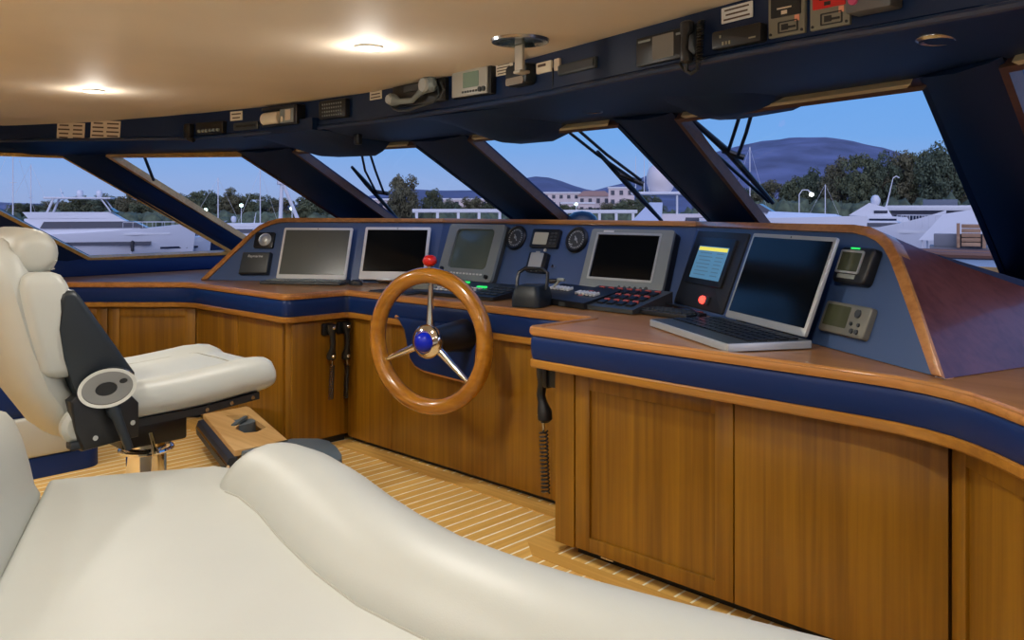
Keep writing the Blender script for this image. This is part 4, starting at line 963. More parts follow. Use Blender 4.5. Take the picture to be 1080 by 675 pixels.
wiper('black wiper lying steeply across the windscreen before the white yacht with the dome', [[(-2.765, 3.201, 1.82), (-2.708, 3.43, 1.68), (-2.628, 3.663, 1.544)], [(-2.686, 3.194, 1.82), (-2.646, 3.428, 1.677), (-2.59, 3.644, 1.552)]], [(-2.689, 3.406, 1.693), (-2.705, 3.669, 1.546), (-2.732, 4.043, 1.336)], [(-2.70, 3.60, 1.586), (-2.60, 3.68, 1.532)])
wiper('black wiper with two crossing arms on the large windscreen before the hill', [[(-1.711, 3.1, 1.81), (-1.833, 3.258, 1.734), (-1.965, 3.433, 1.66)], [(-1.658, 3.094, 1.81), (-1.783, 3.263, 1.723), (-1.921, 3.447, 1.646)], [(-2.008, 3.182, 1.801), (-2.053, 3.434, 1.673), (-1.985, 3.854, 1.437)]], [(-2.015, 3.169, 1.809), (-1.964, 3.447, 1.652), (-1.967, 3.859, 1.432)], [(-1.985, 3.418, 1.668), (-1.905, 3.47, 1.632)])
b = B(); b.tube([(-6.10, 2.53, 1.83), (-6.276, 2.692, 1.617)], .011, 8); single('antenna_whip', b, 'rubber', 'thin dark whip antenna hanging outside a window above the sailing masts', 'antenna', T(-6.1, 2.53, 1.83), world=True)
d = root('compass_dome', 'dark compass dome just behind the dash rim above the gauges', 'compass', T(-3.30, 4.03, 1.262))
b = B(); b.lathe([(.0005, .13), (.05, .122), (.085, .095), (.102, .055), (.105, .02), (.0005, .02)], 28); part('dome', b, plain('smoked dome', (.012, .022, .04), .12), d)
b = B(); b.lathe([(.106, .0), (.118, .005), (.120, .03), (.106, .035), (.104, -.02), (.0005, -.02)], 28); part('base_ring', b, 'black', d)

# ------------------------------------------------------------------ the marina
SEA = -3.6
def sea(brg, dist, z=SEA):       # bearing off the camera axis, which points 44 degrees to port of the bow
    a = R(brg - 44); return Vector((dist * math.sin(a), dist * math.cos(a), z))
M.update(hullw=plain('white gelcoat', (.62, .63, .68), .3), hullb=plain('navy gelcoat', (.02, .05, .14), .25), deckw=plain('off white deck', (.66, .66, .68), .5), tint=plain('tinted boat window', (.012, .02, .045), .12),
         stone=plain('quay stone', (.20, .20, .22), .8, vary=.15, vscale=.6), render=plain('pale rendered wall', (.62, .52, .50), .8, vary=.05, vscale=.4), tile=plain('terracotta roof', (.36, .20, .15), .8),
         mast=plain('painted aluminium', (.66, .66, .70), .35), sea=plain('sea water', (.012, .035, .09), .12, bump=.6, bscale=.8), fender=plain('black fender', (.01, .01, .015), .5), bark=plain('bark', (.06, .045, .035), .9),
         crate=wood('weathered wood', (.30, .17, .10), (.42, .26, .16), 'X', .7, 0, 8), hill=plain('hill tinted for haze', (.095, .115, .215), .95, vary=.30, vscale=.008),  # distant blue haze is mixed into the hill's base colour
         lampw=emit('street lamp', (1, .96, .85), 9), lampg=emit('green white lamp', (.65, 1, .85), 8), awning=plain('pale blue awning', (.30, .42, .58), .6),
         gun=plain('brown gunwale', (.16, .075, .05), .5))
for i, c_ in enumerate(((.105, .12, .060), (.085, .11, .066), (.13, .122, .066))): M['leaf%d' % i] = plain('foliage %d' % i, c_, .9, vary=.4, vscale=.9)
b = B(); b._add([(-4000, -300, SEA), (3000, -300, SEA), (3000, 9000, SEA), (-4000, 9000, SEA), (-4000, -300, SEA - 1), (3000, -300, SEA - 1), (3000, 9000, SEA - 1), (-4000, 9000, SEA - 1)], [(0, 1, 2, 3), (4, 5, 6, 7), (0, 1, 5, 4), (1, 2, 6, 5), (2, 3, 7, 6), (3, 0, 4, 7)])
single('sea', b, 'sea', kind='structure')
# land behind the marina
qp = [sea(a, dd) for a, dd in ((-48, 190), (-36, 185), (-24, 172), (-14, 140), (-4, 134), (6, 136), (14, 138), (24, 134), (34, 126), (46, 120))]
qb = [sea(a, 900) for a in (46, 34, 24, 14, 6, -4, -14, -24, -36, -48)]
b = B(); b.solid([(p.x, p.y, SEA - .5) for p in qp + qb], (0, 0, 1.1)); single('ground', b, 'stone', kind='structure')
# hill
b = B(); rid = [(2, 30), (5, 70), (8, 110), (10, 150), (12.4, 195), (14.6, 232), (16.5, 252), (18, 262), (19.4, 264), (21, 254), (23, 226), (25, 190), (28, 150), (33, 110), (40, 60)]
N = 70; v = []; nj = 9
for i in range(N):
    a = 2 + 38 * i / (N - 1)
    for q in range(len(rid) - 1):
        if rid[q][0] <= a <= rid[q + 1][0]: h_ = rid[q][1] + (rid[q + 1][1] - rid[q][1]) * (a - rid[q][0]) / (rid[q + 1][0] - rid[q][0]); break
    for j in range(nj):
        t = j / (nj - 1); p = sea(a, 2300 + 900 * t); hh = h_ * (t ** .7)
        hh += noise.noise(Vector((p.x * .004, p.y * .004, 0))) * 34 * t * (1 - t) * 2 + noise.noise(Vector((p.x * .015, p.y * .015, 3))) * 6 * t
        v.append((p.x, p.y, SEA + hh))
b._add(v, [(i * nj + j, (i + 1) * nj + j, (i + 1) * nj + j + 1, i * nj + j + 1) for i in range(N - 1) for j in range(nj - 1)])
# back slope
b._add([v[i * nj + nj - 1] for i in range(N)] + [tuple(sea(2 + 38 * i / (N - 1), 4200)) for i in range(N)], [(i, i + 1, N + i + 1, N + i) for i in range(N - 1)])
single('hill', b, 'hill', kind='structure', angle=80)
b = B(); v = []
for i in range(60):
    a = -34 + 50 * i / 59; hgt = 40 + 26 * noise.noise(Vector((a * .23, 5, 0))) + (30 if -6 < a < 8 else 0) * (1 - abs(a - 1) / 7 if abs(a - 1) < 7 else 0)
    if a < -12: hgt *= .45
    for dd, k in ((1500, 0), (1700, .7), (1900, 1), (2400, 0)): p = sea(a, dd); v.append((p.x, p.y, SEA + max(2, hgt) * k))
b._add(v, [(i * 4 + j, (i + 1) * 4 + j, (i + 1) * 4 + j + 1, i * 4 + j + 1) for i in range(59) for j in range(3)]); single('hill.001', b, 'hill', kind='structure', angle=80)

# trees
def crown_mesh(seed, leaf, clusters=70, per=110):
    rs = random.Random(seed); V = []; F = []
    for k in range(clusters):
        while True:
            x, y, z = rs.uniform(-1, 1), rs.uniform(-1, 1), rs.uniform(-1, 1); q = x * x + y * y + z * z
            if q < 1 and (q > .22 or k < 14): break
        wob = .80 + .40 * noise.noise(Vector((x * 2 + seed, y * 2, z * 2)))
        c_ = Vector((x * .42 * wob, y * .42 * wob, .58 + z * .42 * wob)); r_ = rs.uniform(.07, .15)
        for l in range(per):
            d_ = Vector((rs.gauss(0, 1), rs.gauss(0, 1), rs.gauss(0, 1))).normalized()
            p = c_ + Vector((d_.x * r_, d_.y * r_, d_.z * r_ * .75)) * rs.uniform(.55, 1.0)
            nn = (d_ + Vector((rs.gauss(0, .5), rs.gauss(0, .5), rs.gauss(.25, .5)))).normalized(); u = nn.orthogonal().normalized(); w_ = nn.cross(u)
            a = rs.uniform(0, 6.28); u, w_ = u * math.cos(a) + w_ * math.sin(a), w_ * math.cos(a) - u * math.sin(a)
            s_ = rs.uniform(.016, .032); i0 = len(V)
            V += [p - u * s_, p + w_ * s_ * .5 - nn * s_ * .1, p + u * s_, p - w_ * s_ * .5 - nn * s_ * .1]; F.append((i0, i0 + 1, i0 + 2, i0 + 3))
    me = bpy.data.meshes.new('crown'); me.from_pydata(V, [], F); me.materials.append(M[leaf]); return me
def trunk_mesh(seed):
    rs = random.Random(seed); b = B()
    b.tube([(0, 0, 0), (.01, .01, .2), (-.01, .02, .45), (.02, 0, .7)], [.035, .026, .02, .010], 8)
    for k in range(5):
        a = rs.uniform(0, 6.28); b.tube([(0, 0, .25 + .06 * k), (.12 * math.cos(a), .12 * math.sin(a), .42 + .06 * k), (.26 * math.cos(a), .26 * math.sin(a), .55 + .06 * k)], [.014, .010, .005], 6)
    return finish(b, 'trunk', 'bark')
CR = [crown_mesh(11 + i, 'leaf%d' % (i % 3)) for i in range(6)]; TR = [trunk_mesh(5 + i) for i in range(3)]
tn = 0
def tree(brg, dist, h, w_, label, group):
    global tn
    p = sea(brg, dist, SEA + .6); k = (tn * 7) % 6; rs = random.Random(tn)
    m = T(p.x, p.y, p.z) @ Matrix.Rotation(rs.uniform(0, 6), 4, 'Z') @ Matrix.Diagonal((w_, w_, h, 1))
    d = root('tree', label, 'tree', m, group)
    for nm, me in (('crown', CR[k]), ('trunk', TR[tn % 3])):
        o = bpy.data.objects.new(nm, me); COL.objects.link(o); o.parent = d
    tn += 1
TG = [
 ('low olive green tree in the hazy row behind the hard topped yacht', 'trees behind the far left yacht', [(-30.02, 231, 6.2, 8.3), (-29.15, 229, 6.6, 8.3), (-28.07, 215, 6.7, 9.0), (-26.82, 207, 7.7, 10.3), (-25.54, 205, 8.1, 11.3), (-24.23, 203, 7.9, 10.3), (-23.16, 201, 7.5, 9.2), (-22.24, 200, 6.4, 7.7)]),
 ('green tree of the even row behind the dark blue yacht', 'trees in the second window', [(-21.36, 183, 8.0, 7.1), (-20.36, 181, 8.6, 8.0), (-19.23, 180, 8.4, 8.0), (-18.09, 179, 8.6, 8.0), (-16.93, 178, 8.0, 7.1), (-15.88, 177, 7.6, 7.1), (-14.93, 166, 6.9, 7.6), (-13.38, 164, 7.1, 8.0)]),
 ('low tree in the shore row beside the big round topped tree', 'shore trees in the third window', [(-12.23, 169, 6.6, 8.2), (-11.0, 168, 6.2, 6.9), (-9.77, 167, 6.4, 6.9), (-4.07, 165, 6.8, 6.0), (-2.67, 165, 7.2, 6.9), (-1.27, 165, 7.3, 6.9), (0.32, 165, 7.0, 6.9)]),
 ('low green tree on the shore below the pale hillside houses', 'shore trees below the houses', [(2.42, 165, 6.3, 5.5), (3.56, 165, 5.6, 6.4), (4.76, 166, 5.4, 6.4), (6.34, 161, 6.0, 5.8), (7.59, 151, 6.6, 7.1), (9.46, 162, 7.4, 5.8)]),
 ('tall olive green tree in the wood behind the sleek white yacht', 'wood behind the boats at the right', [(12.83, 174, 7.6, 8.5), (14.1, 175, 8.6, 8.5), (15.52, 176, 10.1, 9.4), (16.99, 173, 10.6, 9.2), (18.32, 169, 11.2, 8.0), (19.57, 170, 12.6, 8.9), (20.81, 166, 13.7, 9.5), (22.08, 162, 14.8, 9.2), (23.32, 163, 15.1, 9.2), (24.49, 165, 15.4, 9.2), (25.64, 166, 15.6, 9.2), (26.82, 162, 16.2, 10.1), (28.07, 164, 15.7, 10.1), (29.3, 166, 14.4, 10.1), (30.59, 168, 13.6, 10.1)]),
]
for lab, g_, L in TG:
    for a in L: tree(*a, lab, g_)
tree(-7.25, 141, 10.6, 7.4, 'big round topped dark tree standing above the white pier canopy', None)
tree(-5.33, 146, 8.3, 5.2, 'smaller dark tree close beside the big round topped tree', None)
tree(8.59, 162, 9.0, 4.0, 'slim tree standing up beside the white satellite dome', None)
tree(1.15, 160, 8.4, 2.2, 'narrow cypress like tree beside the small cream hillside house', None)
def hedge(lab, a0, a1, dist, h0):
    rs = random.Random(3); b = B()
    for k in range(int(abs(a1 - a0) * 16)):
        p = sea(rs.uniform(a0, a1), dist + rs.uniform(-5, 6), SEA + .6); r_ = rs.uniform(1.0, 2.0); r2 = r_ * h0
        ret = bmesh.ops.create_icosphere(b.bm, subdivisions=2, radius=1, matrix=T(p.x, p.y, p.z + r2 * .6) @ Matrix.Diagonal((r_, r_, r2, 1)))
        for vv in ret['verts']:
            q = vv.co; c_ = Vector((p.x, p.y, p.z + r2 * .6)); vv.co = c_ + (q - c_) * (1 + .5 * noise.noise(q * 1.3))
    single('undergrowth', b, 'leaf1', lab, 'shrubs', kind='stuff', angle=180)
hedge('dark shrubs along the shore behind the hard topped yacht', -31, -8, 166, 1.3)
hedge('dark shrubs along the shore behind the white pier canopies', -8, 12, 150, 1.3)
hedge('dark shrubs along the shore under the wood behind the sleek yacht', 12, 31, 146, 1.9)

# houses on the far shore
def house(label, brg, dist, z, w_, dp, h_, roof, nx, ny, flat=True):
    p = sea(brg, dist, SEA + z); face = R(brg - 44)
    m = T(p.x, p.y, p.z) @ Matrix.Rotation(-face, 4, 'Z')
    d = root('house', label, 'building', m, None)
    b = B(); b.box((0, dp / 2, h_ / 2 - 8), (w_, dp, h_ + 16)); part('walls', b, 'render', d)
    b = B()
    if flat: b.box((0, dp / 2, h_ + .2), (w_ + .6, dp + .6, .5))
    else: b.loft([[(-w_ / 2 - .4, -.4, h_), (w_ / 2 + .4, -.4, h_), (w_ / 2 + .4, dp + .4, h_), (-w_ / 2 - .4, dp + .4, h_)], [(-w_ / 3, dp / 2 - .1, h_ + 2), (w_ / 3, dp / 2 - .1, h_ + 2), (w_ / 3, dp / 2 + .1, h_ + 2), (-w_ / 3, dp / 2 + .1, h_ + 2)]])
    part('roof', b, 'deckw' if flat else 'tile', d)
    for i in range(nx):
        for j in range(ny):
            b = B(); b.box((-w_ / 2 + w_ / nx * (i + .5), -.05, h_ / ny * (j + .5)), (w_ / nx * .42, .25, h_ / ny * .5)); part('house_window', b, 'tint', d)
for a in (('small cream hillside house with a tiled roof, beside the cypress like tree', 1.6, 296, 3, 7, 6, 5.5, 0, 3, 2, False), ('long pale flat roofed hillside house beside the small cream one', 3.3, 340, 3, 15, 8, 8.5, 0, 5, 3, True), ('pink tinted house in the middle of the hillside houses', 5.5, 318, 3, 12, 8, 7.0, 0, 4, 2, False),
          ('tall pale three storey block among the hillside houses', 7.3, 302, 3, 9, 8, 9.5, 0, 3, 3, True), ('lowest flat house in front of the pink tinted house', 4.4, 285, 2.5, 11, 6, 4.5, 0, 4, 1, True),
          ('pale low building behind the black twin armed wiper', -9.0, 230, 2.5, 9, 6, 5.0, 0, 4, 2, True), ('long pale building beyond the shore trees near the round topped tree', -2.5, 300, 3, 22, 8, 5.5, 0, 7, 2, True)): house(*a)
def pergola(label, brg, dist, w_, h_, yaw, z0=.6, n=5):
    p = sea(brg, dist); m = T(*p) @ Matrix.Rotation(-R(brg - 44) + R(yaw), 4, 'Z')
    d = root('pier_canopy', label, 'canopy', m)
    b = B(); b.box((0, 0, h_ + .15), (w_, 2.4, .42), .04); part('roof', b, 'deckw', d)
    for i in range(n):
        b = B(); b.box((-w_ / 2 + .5 + (w_ - 1) * i / (n - 1), -1.0, h_ / 2), (.32, .32, h_)); part('post', b, 'deckw', d)
    b = B(); b.box((0, 0, .0), (w_ + 1, 3.4, 1.2)); part('pier_deck', b, 'stone', d)
pergola('white flat pier canopy on posts below the round topped tree', -3.6, 100, 10.6, 4.7, 0)
pergola('white flat pier canopy on posts below the hillside houses', 5.3, 104, 11.0, 4.6, 0, n=6)
d = root('pavilion', 'flat roofed grey pavilion behind the boat with the broad canopy', 'building', T(*sea(26.2, 128)) @ Matrix.Rotation(-R(26.2 - 44), 4, 'Z'))
b = B(); b.box((0, 2, 5.2), (11.5, 6, .7), .05); part('roof', b, 'deckw', d)
b = B(); b.box((0, 2.3, 2.6), (10, 4.5, 4.8)); part('walls', b, plain('grey wall', (.14, .14, .17), .8), d)
b = B(); b.box((1.0, 2, 5.9), (4.2, 2, .9), .1); part('roof_box', b, plain('dark vent', (.10, .12, .16), .6), d)
for i in range(5): b = B(); b.box((-4 + 2 * i, .02, 3.0), (1.3, .12, 2.4)); part('opening', b, 'tint', d)

# boats
def hull(L, beam, fb, rise=.5, stern=.95, n=16):
    rings = []
    for i in range(n + 1):
        t = i / n; x = -L / 2 + L * t
        w_ = beam / 2 * (stern + (1 - stern) * min(1, t * 3)) * max(.02, 1 - max(0, (t - .45) / .55) ** 2.3)
        dz = fb * (1 + rise * t * t); fl = .75 - .35 * max(0, t - .4)
        ov = 0.12 * L * max(0, t - .82) * (-1)
        rings.append([(x, w_, dz), (x + ov * .3, w_ * .97, dz * .6), (x + ov, w_ * fl, .05), (x + ov, w_ * fl * .5, -.4), (x + ov, -w_ * fl * .5, -.4), (x + ov, -w_ * fl, .05), (x + ov * .3, -w_ * .97, dz * .6), (x, -w_, dz)])
    return B().loft(rings)
def house_tier(x0, x1, w_, z0, z1, rf=.8, ra=.2, tap=.88, b=None):
    b = b or B(); h_ = z1 - z0
    b.loft([[(x0, -w_ / 2, z0), (x1, -w_ / 2 * .7, z0), (x1, w_ / 2 * .7, z0), (x0, w_ / 2, z0)], [(x0 + ra * h_, -w_ / 2 * tap, z1), (x1 - rf * h_, -w_ / 2 * .7 * tap, z1), (x1 - rf * h_, w_ / 2 * .7 * tap, z1), (x0 + ra * h_, w_ / 2 * tap, z1)]]); return b
def boat_root(label, brg, dist, yaw, cat='boat', name='motor_yacht'):
    p = sea(brg, dist); return root(name, label, cat, T(*p) @ Matrix.Rotation(-R(brg - 44) + R(yaw), 4, 'Z'))
def rail(d, L, beam, z, x0, x1, n=8):
    b = B()
    for s_ in (-1, 1):
        pts = [(x0 + (x1 - x0) * i / n, s_ * beam / 2 * max(.05, 1 - max(0, ((x0 + (x1 - x0) * i / n + L / 2) / L - .45) / .55) ** 2.3), z + .9) for i in range(n + 1)]
        b.tube(pts, .025, 6)
        for p in pts: b.cyl((p[0], p[1], z), p, .02, seg=6)
    part('rail', b, 'mast', d)
def yacht(label, brg, dist, yaw, L, beam, fb, col='hullw', fly=True, mast=0, dome=0, arch=True, stripe=True, fend=0, hard=True, sc=1):
    d = boat_root(label, brg, dist, yaw)
    part('hull', hull(L, beam, fb), col, d)
    b = B(); b.prism([(-L * .48, -beam * .46), (L * .18, -beam * .46), (L * .36, -beam * .25), (L * .36, beam * .25), (L * .18, beam * .46), (-L * .48, beam * .46)], fb * .98, fb + .12); part('deck', b, 'deckw', d)
    z0 = fb + .1; h1 = L * .085 * sc
    part('deck_house', house_tier(-L * .38, L * .26, beam * .78, z0, z0 + h1, 1.9, .0), 'hullw', d)
    part('deck_window', house_tier(-L * .30, L * .235, beam * .80, z0 + h1 * .38, z0 + h1 * .80, 1.9, .5, .95), 'tint', d)
    if stripe: part('hull_window', B().box((L * .04, 0, fb * .62), (L * .45, beam * .985, fb * .14)), 'tint', d)
    zt = z0 + h1
    if fly:
        part('flybridge', house_tier(-L * .36, L * .10, beam * .70, zt, zt + h1 * .42, 1.6, -.8, 1.0), 'hullw', d)
        b = B(); b.loft([[(L * .075, -beam * .3, zt + h1 * .42), (L * .085, 0, zt + h1 * .42), (L * .075, beam * .3, zt + h1 * .42)], [(L * .045, -beam * .28, zt + h1 * .7), (L * .055, 0, zt + h1 * .7), (L * .045, beam * .28, zt + h1 * .7)]], closed=False); part('windshield', b, 'tint', d)
        if hard:
            b = B(); b.box((-L * .12, 0, zt + h1 * 1.35), (L * .34, beam * .62, h1 * .13), .03); part('hard_top', b, 'hullw', d)
            b = B()
            for s_ in (-1, 1):
                b.tube([(-L * .27, s_ * beam * .3, zt + h1 * .4), (-L * .24, s_ * beam * .28, zt + h1 * 1.3)], .09 * L / 14, 8); b.tube([(L * .05, s_ * beam * .28, zt + h1 * .45), (L * .0, s_ * beam * .28, zt + h1 * 1.3)], .06 * L / 14, 8)
            part('top_support', b, 'hullw', d)
    ztop = zt + h1 * (1.42 if fly and hard else .5 if fly else 0)
    if dome:
        for k in range(dome):
            b = B(); b.lathe([(.0005, .0), (.18, 0), (.30, .15), (.34, .38), (.30, .60), (.17, .74), (.0005, .78)], 16, T(-L * (.02 + .10 * k), 0, ztop)); part('radar_dome', b, 'hullw', d)
    if mast:
        b = B(); b.cyl((-L * .2, 0, ztop - .3), (-L * .22, 0, ztop + mast), .07, .03, 8); b.box((-L * .21, 0, ztop + mast * .5), (.08, 1.1, .08)); part('mast', b, 'mast', d)
    if fend:
        for k in range(fend):
            b = B(); b.lathe([(.0005, -.6), (.16, -.5), (.19, 0), (.16, .5), (.0005, .6)], 12, T(-L * .25 + k * L * .42, -beam * .52, fb * .5)); part('fender', b, 'fender', d)
    rail(d, L, beam, fb + .12 + .25, L * .12, L * .47, 7)
    return d
yacht('large white yacht with a hard top and black fenders, seen broadside', -25.6, 100, -8, 18.5, 5.2, 2.4, mast=.9, dome=2, fend=2)
yacht('white boat half behind a pillar, beside the bow of the hard topped yacht', -21.8, 100, 20, 9, 3.2, 1.5, fly=False)
yacht('dark blue hulled yacht with a short mast and dome', -18.2, 108, 172, 13, 4.2, 1.7, col='hullb', mast=1.2, dome=1, hard=False)
yacht('small blue hulled boat half hidden beside the dark blue yacht', -19.9, 116, 165, 11, 3.4, 1.3, col='hullb', fly=False)
yacht('white yacht behind the second windscreen pillar beside the tripod mast', -12.8, 92, 10, 12, 4, 2.0, hard=False)
yacht('small white boat low behind the black twin armed wiper', -7.6, 80, -8, 9, 3.2, 2.0, fly=False, stripe=False)
def sail(label, brg, dist, h_, yaw, L=9):
    d = boat_root(label, brg, dist, yaw, 'boat', 'sailing_boat'); part('hull', hull(L, L * .3, 1.1), 'hullw', d)
    part('cabin', house_tier(-L * .2, L * .2, L * .18, 1.1, 1.7, 1, .3), 'deckw', d)
    b = B(); b.cyl((L * .05, 0, 1), (L * .05, 0, h_), .09, .06, 8); b.cyl((L * .05, 0, 2.2), (-L * .38, 0, 2.0), .06, seg=8); b.box((L * .05, 0, h_ * .6), (.05, 1.6, .05)); part('mast', b, 'mast', d)
    b = B(); b.tube([(L * .48, 0, 1.4), (L * .05, 0, h_)], .015, 5); b.tube([(-L * .48, 0, 1.2), (L * .05, 0, h_)], .015, 5); part('stay', b, 'mast', d)
sail('sailing boat with a tall pale mast beyond the stern of the hard topped yacht', -30.5, 125, 14, 30)
sail('sailing boat with a slim short mast behind the hard topped yacht', -29.6, 131, 11, -20)
sail('sailing boat whose mast rises between the two greenish quay lamps', -19.2, 128, 9.5, 15)
sail('sailing boat whose mast stands beside the white tripod mast', -16.6, 122, 10.5, 40)
sail('sailing boat with a tall thin mast before the hill beside the wiper', 15.4, 120, 13.5, 20, 8)
sail('sailing boat with a short mast at the edge of the wood', 20.0, 126, 8.5, 10, 7)
# tripod mast
d = boat_root('white work boat with a tripod mast beside a windscreen pillar', -14.9, 86, 15, 'boat', 'work_boat')
part('hull', hull(9, 3.2, 1.5), 'hullw', d); part('cabin', house_tier(-3, 1.5, 2.2, 1.5, 3.2, .6, .1), 'deckw', d)
part('cabin_window', house_tier(-2.7, 1.4, 2.26, 2.2, 2.9, .6, .1, .97), 'tint', d)
b = B(); b.cyl((-.4, .3, 3.0), (-.3, 0, 7.6), .22, .16, 10); b.cyl((1.6, -.3, 3.0), (-.2, 0, 7.6), .20, .16, 10); b.box((-.3, 0, 7.8), (.9, .5, .8), .1); part('tripod_mast', b, 'mast', d)
# big yacht with dome
d = boat_root('big white yacht with a satellite dome on its hard top', 10.2, 62, 180)
part('hull', hull(15, 4.6, 2.3), 'hullw', d); b = B(); b.prism([(-7, -2.1), (3, -2.1), (5.6, -1.0), (5.6, 1.0), (3, 2.1), (-7, 2.1)], 2.25, 2.45); part('deck', b, 'deckw', d)
part('deck_house', house_tier(-5.5, 3.6, 3.7, 2.4, 3.9, 1.6, .2), 'hullw', d); part('deck_window', house_tier(-4.6, 1.0, 3.76, 3.0, 3.6, .4, .3, .96), 'tint', d)
part('flybridge', house_tier(-5.2, .9, 3.3, 3.9, 4.7, .6, -.2, 1.0), plain('pinkish white gelcoat', (.64, .58, .60), .35), d); part('flybridge_window', house_tier(-2.9, -.6, 3.34, 4.05, 4.45, .4, .2, 1.0), 'tint', d)
b = B(); b.loft([[(2.8, -1.5, 3.7), (.3, -1.5, 3.7), (.3, 1.5, 3.7), (2.8, 1.5, 3.7)], [(1.1, -1.1, 5.5), (.2, -1.1, 5.5), (.2, 1.1, 5.5), (1.1, 1.1, 5.5)]]); part('windshield', b, plain('pale blue canvas', (.42, .50, .66), .6), d)
b = B(); b.box((-.2, 0, 6.15), (5.2, 2.6, .22), .06); part('hard_top', b, 'hullw', d)
b = B()
for x in (-2.4, -.8): b.cyl((x, -1.1, 4.6), (x, -1.1, 6.1), .07, seg=8); b.cyl((x, 1.1, 4.6), (x, 1.1, 6.1), .07, seg=8)
part('top_post', b, 'mast', d)
b = B(); b.lathe([(.0005, 0), (.72, 0), (.88, .25), (1.0, .65), (1.0, 1.15), (.86, 1.65), (.5, 1.98), (.0005, 2.08)], 24, T(.35, 0, 6.25)); part('satellite_dome', b, plain('pinkish dome', (.66, .60, .60), .4), d)
b = B()
for x, h_ in ((2.1, 2.6), (1.5, 3.0), (1.15, 2.3)): b.cyl((x, .4, 6.1), (x, .4, 6.2 + h_), .03, .015, 6)
part('antenna', b, 'mast', d)
rail(d, 15, 4.6, 2.5, 1, 7, 7)
# boats at the right
d = boat_root('white boat with a long pale blue foredeck and dark raked windshield', 17.6, 47, -6, 'boat', 'motor_boat')
part('hull', hull(8.2, 2.8, 4.55, .03), 'hullw', d); part('cabin', house_tier(-3.6, -.2, 2.2, 4.5, 5.5, 1.6, .1), 'hullw', d); part('windshield', house_tier(-2.4, -.38, 2.24, 4.85, 5.3, 1.6, .3, .95), 'tint', d)
b = B(); b.loft([[(-.8, -1.1, 4.55), (3.0, -.5, 4.62), (3.0, .5, 4.62), (-.8, 1.1, 4.55)], [(-.6, -.9, 4.9), (2.6, -.4, 4.76), (2.6, .4, 4.76), (-.6, .9, 4.9)]]); part('fore_deck', b, plain('pale blue deck', (.45, .54, .68), .5), d)
d = boat_root('sleek white yacht with a raked arch and dome before the wood', 21.2, 98, 178)
part('hull', hull(14, 4.0, 2.4, .1), 'hullw', d); b = B(); b.loft([[(-6.2, -1.6, 3.0), (6.6, -.5, 2.9), (6.6, .5, 2.9), (-6.2, 1.6, 3.0)], [(-5.9, -1.5, 3.5), (3.0, -.9, 3.4), (3.0, .9, 3.4), (-5.9, 1.5, 3.5)]]); part('deck_house', b, 'hullw', d)
b = B(); b.loft([[(-6.6, -1.7, 3.55), (1.2, -.9, 3.4), (1.2, .9, 3.4), (-6.6, 1.7, 3.55)], [(-6.2, -1.6, 4.2), (-1.0, -.9, 4.5), (-1.0, .9, 4.5), (-6.2, 1.6, 4.2)]]); part('flybridge', b, 'hullw', d)
b = B(); b.loft([[(-4.9, -1.2, 4.15), (-.6, -1.0, 4.4), (-.6, 1.0, 4.4), (-4.9, 1.2, 4.15)], [(-4.3, -1.0, 5.2), (-2.6, -.9, 5.7), (-2.6, .9, 5.7), (-4.3, 1.0, 5.2)]]); part('radar_arch', b, 'hullw', d)
b = B(); b.box((-3.9, 0, 3.95), (2.6, 3.2, .22)); b.box((-3.7, 0, 4.75), (1.3, 2.25, .3)); part('side_window', b, 'tint', d)
b = B(); b.lathe([(.0005, 0), (.35, 0), (.48, .3), (.48, .6), (.3, .95), (.0005, 1.05)], 18, T(-3.2, 0, 5.5)); part('radar_dome', b, 'hullw', d)
b = B(); b.cyl((-4.2, 0, 5.1), (-4.9, 0, 8.3), .08, .04, 8); b.tube([(-4.9, 0, 8.3), (-5.2, 0, 8.5), (-5.5, 0, 8.3)], .06, 6); part('mast', b, 'mast', d)
rail(d, 14, 4.0, 3.2, 1.5, 6.6, 6)
yacht('grey white motor boat moored in front of the sleek yacht with the arch', 23.6, 72, -8, 8.5, 2.6, 3.3, fly=False, stripe=False)
d = boat_root('boat with a broad white canopy behind the timber crate', 27.7, 66, 175, 'boat', 'canopy_boat')
part('hull', hull(8, 3, 1.6), 'hullw', d); b = B(); b.loft([[(-3.0, -1.6, 2.9), (2.4, -1.6, 2.9), (2.4, 1.6, 2.9), (-3.0, 1.6, 2.9)], [(-2.6, -1.2, 5.3), (.9, -1.2, 4.7), (.9, 1.2, 4.7), (-2.6, 1.2, 5.3)]]); part('canopy', b, 'hullw', d)
b = B()
for x in (-2.6, 2.2): b.cyl((x, -1.4, 1.5), (x, -1.4, 3.0), .06, seg=8); b.cyl((x, 1.4, 1.5), (x, 1.4, 3.0), .06, seg=8)
part('canopy_post', b, 'mast', d); b = B(); b.cyl((-1.6, -.5, 4.5), (-2.9, -.5, 8.0), .10, .07, 8); part('spar', b, 'mast', d)
d = root('jetty', 'grey jetty with low walls below the white canopy boat', 'jetty', T(*sea(26.3, 52)) @ Matrix.Rotation(-R(26.3 - 44), 4, 'Z'))
b = B(); b.box((2.2, 1, 1.5), (4.8, 3, 3.0)); part('deck', b, 'stone', d); b = B(); b.box((1.2, -.3, 3.35), (2.4, .5, .7), .05); part('low_wall', b, 'stone', d)
d = root('timber_crate', 'slatted brown timber crate standing on the grey jetty', 'crate', T(*sea(28.0, 51.2, SEA + 3.0)) @ Matrix.Rotation(-R(28.0 - 44), 4, 'Z'))
for k in range(5): b = B(); b.box((.25, 0, .16 + .24 * k), (.9, .5, .20), .01); part('board', b, 'crate', d)
for x in (-.35, .85): b = B(); b.box((x, -.02, .62), (.16, .60, 1.3), .01); part('corner_post', b, 'crate', d)
d = boat_root('small blue topped boat with a brown gunwale, moored close by', 27.6, 30, 178, 'boat', 'launch')
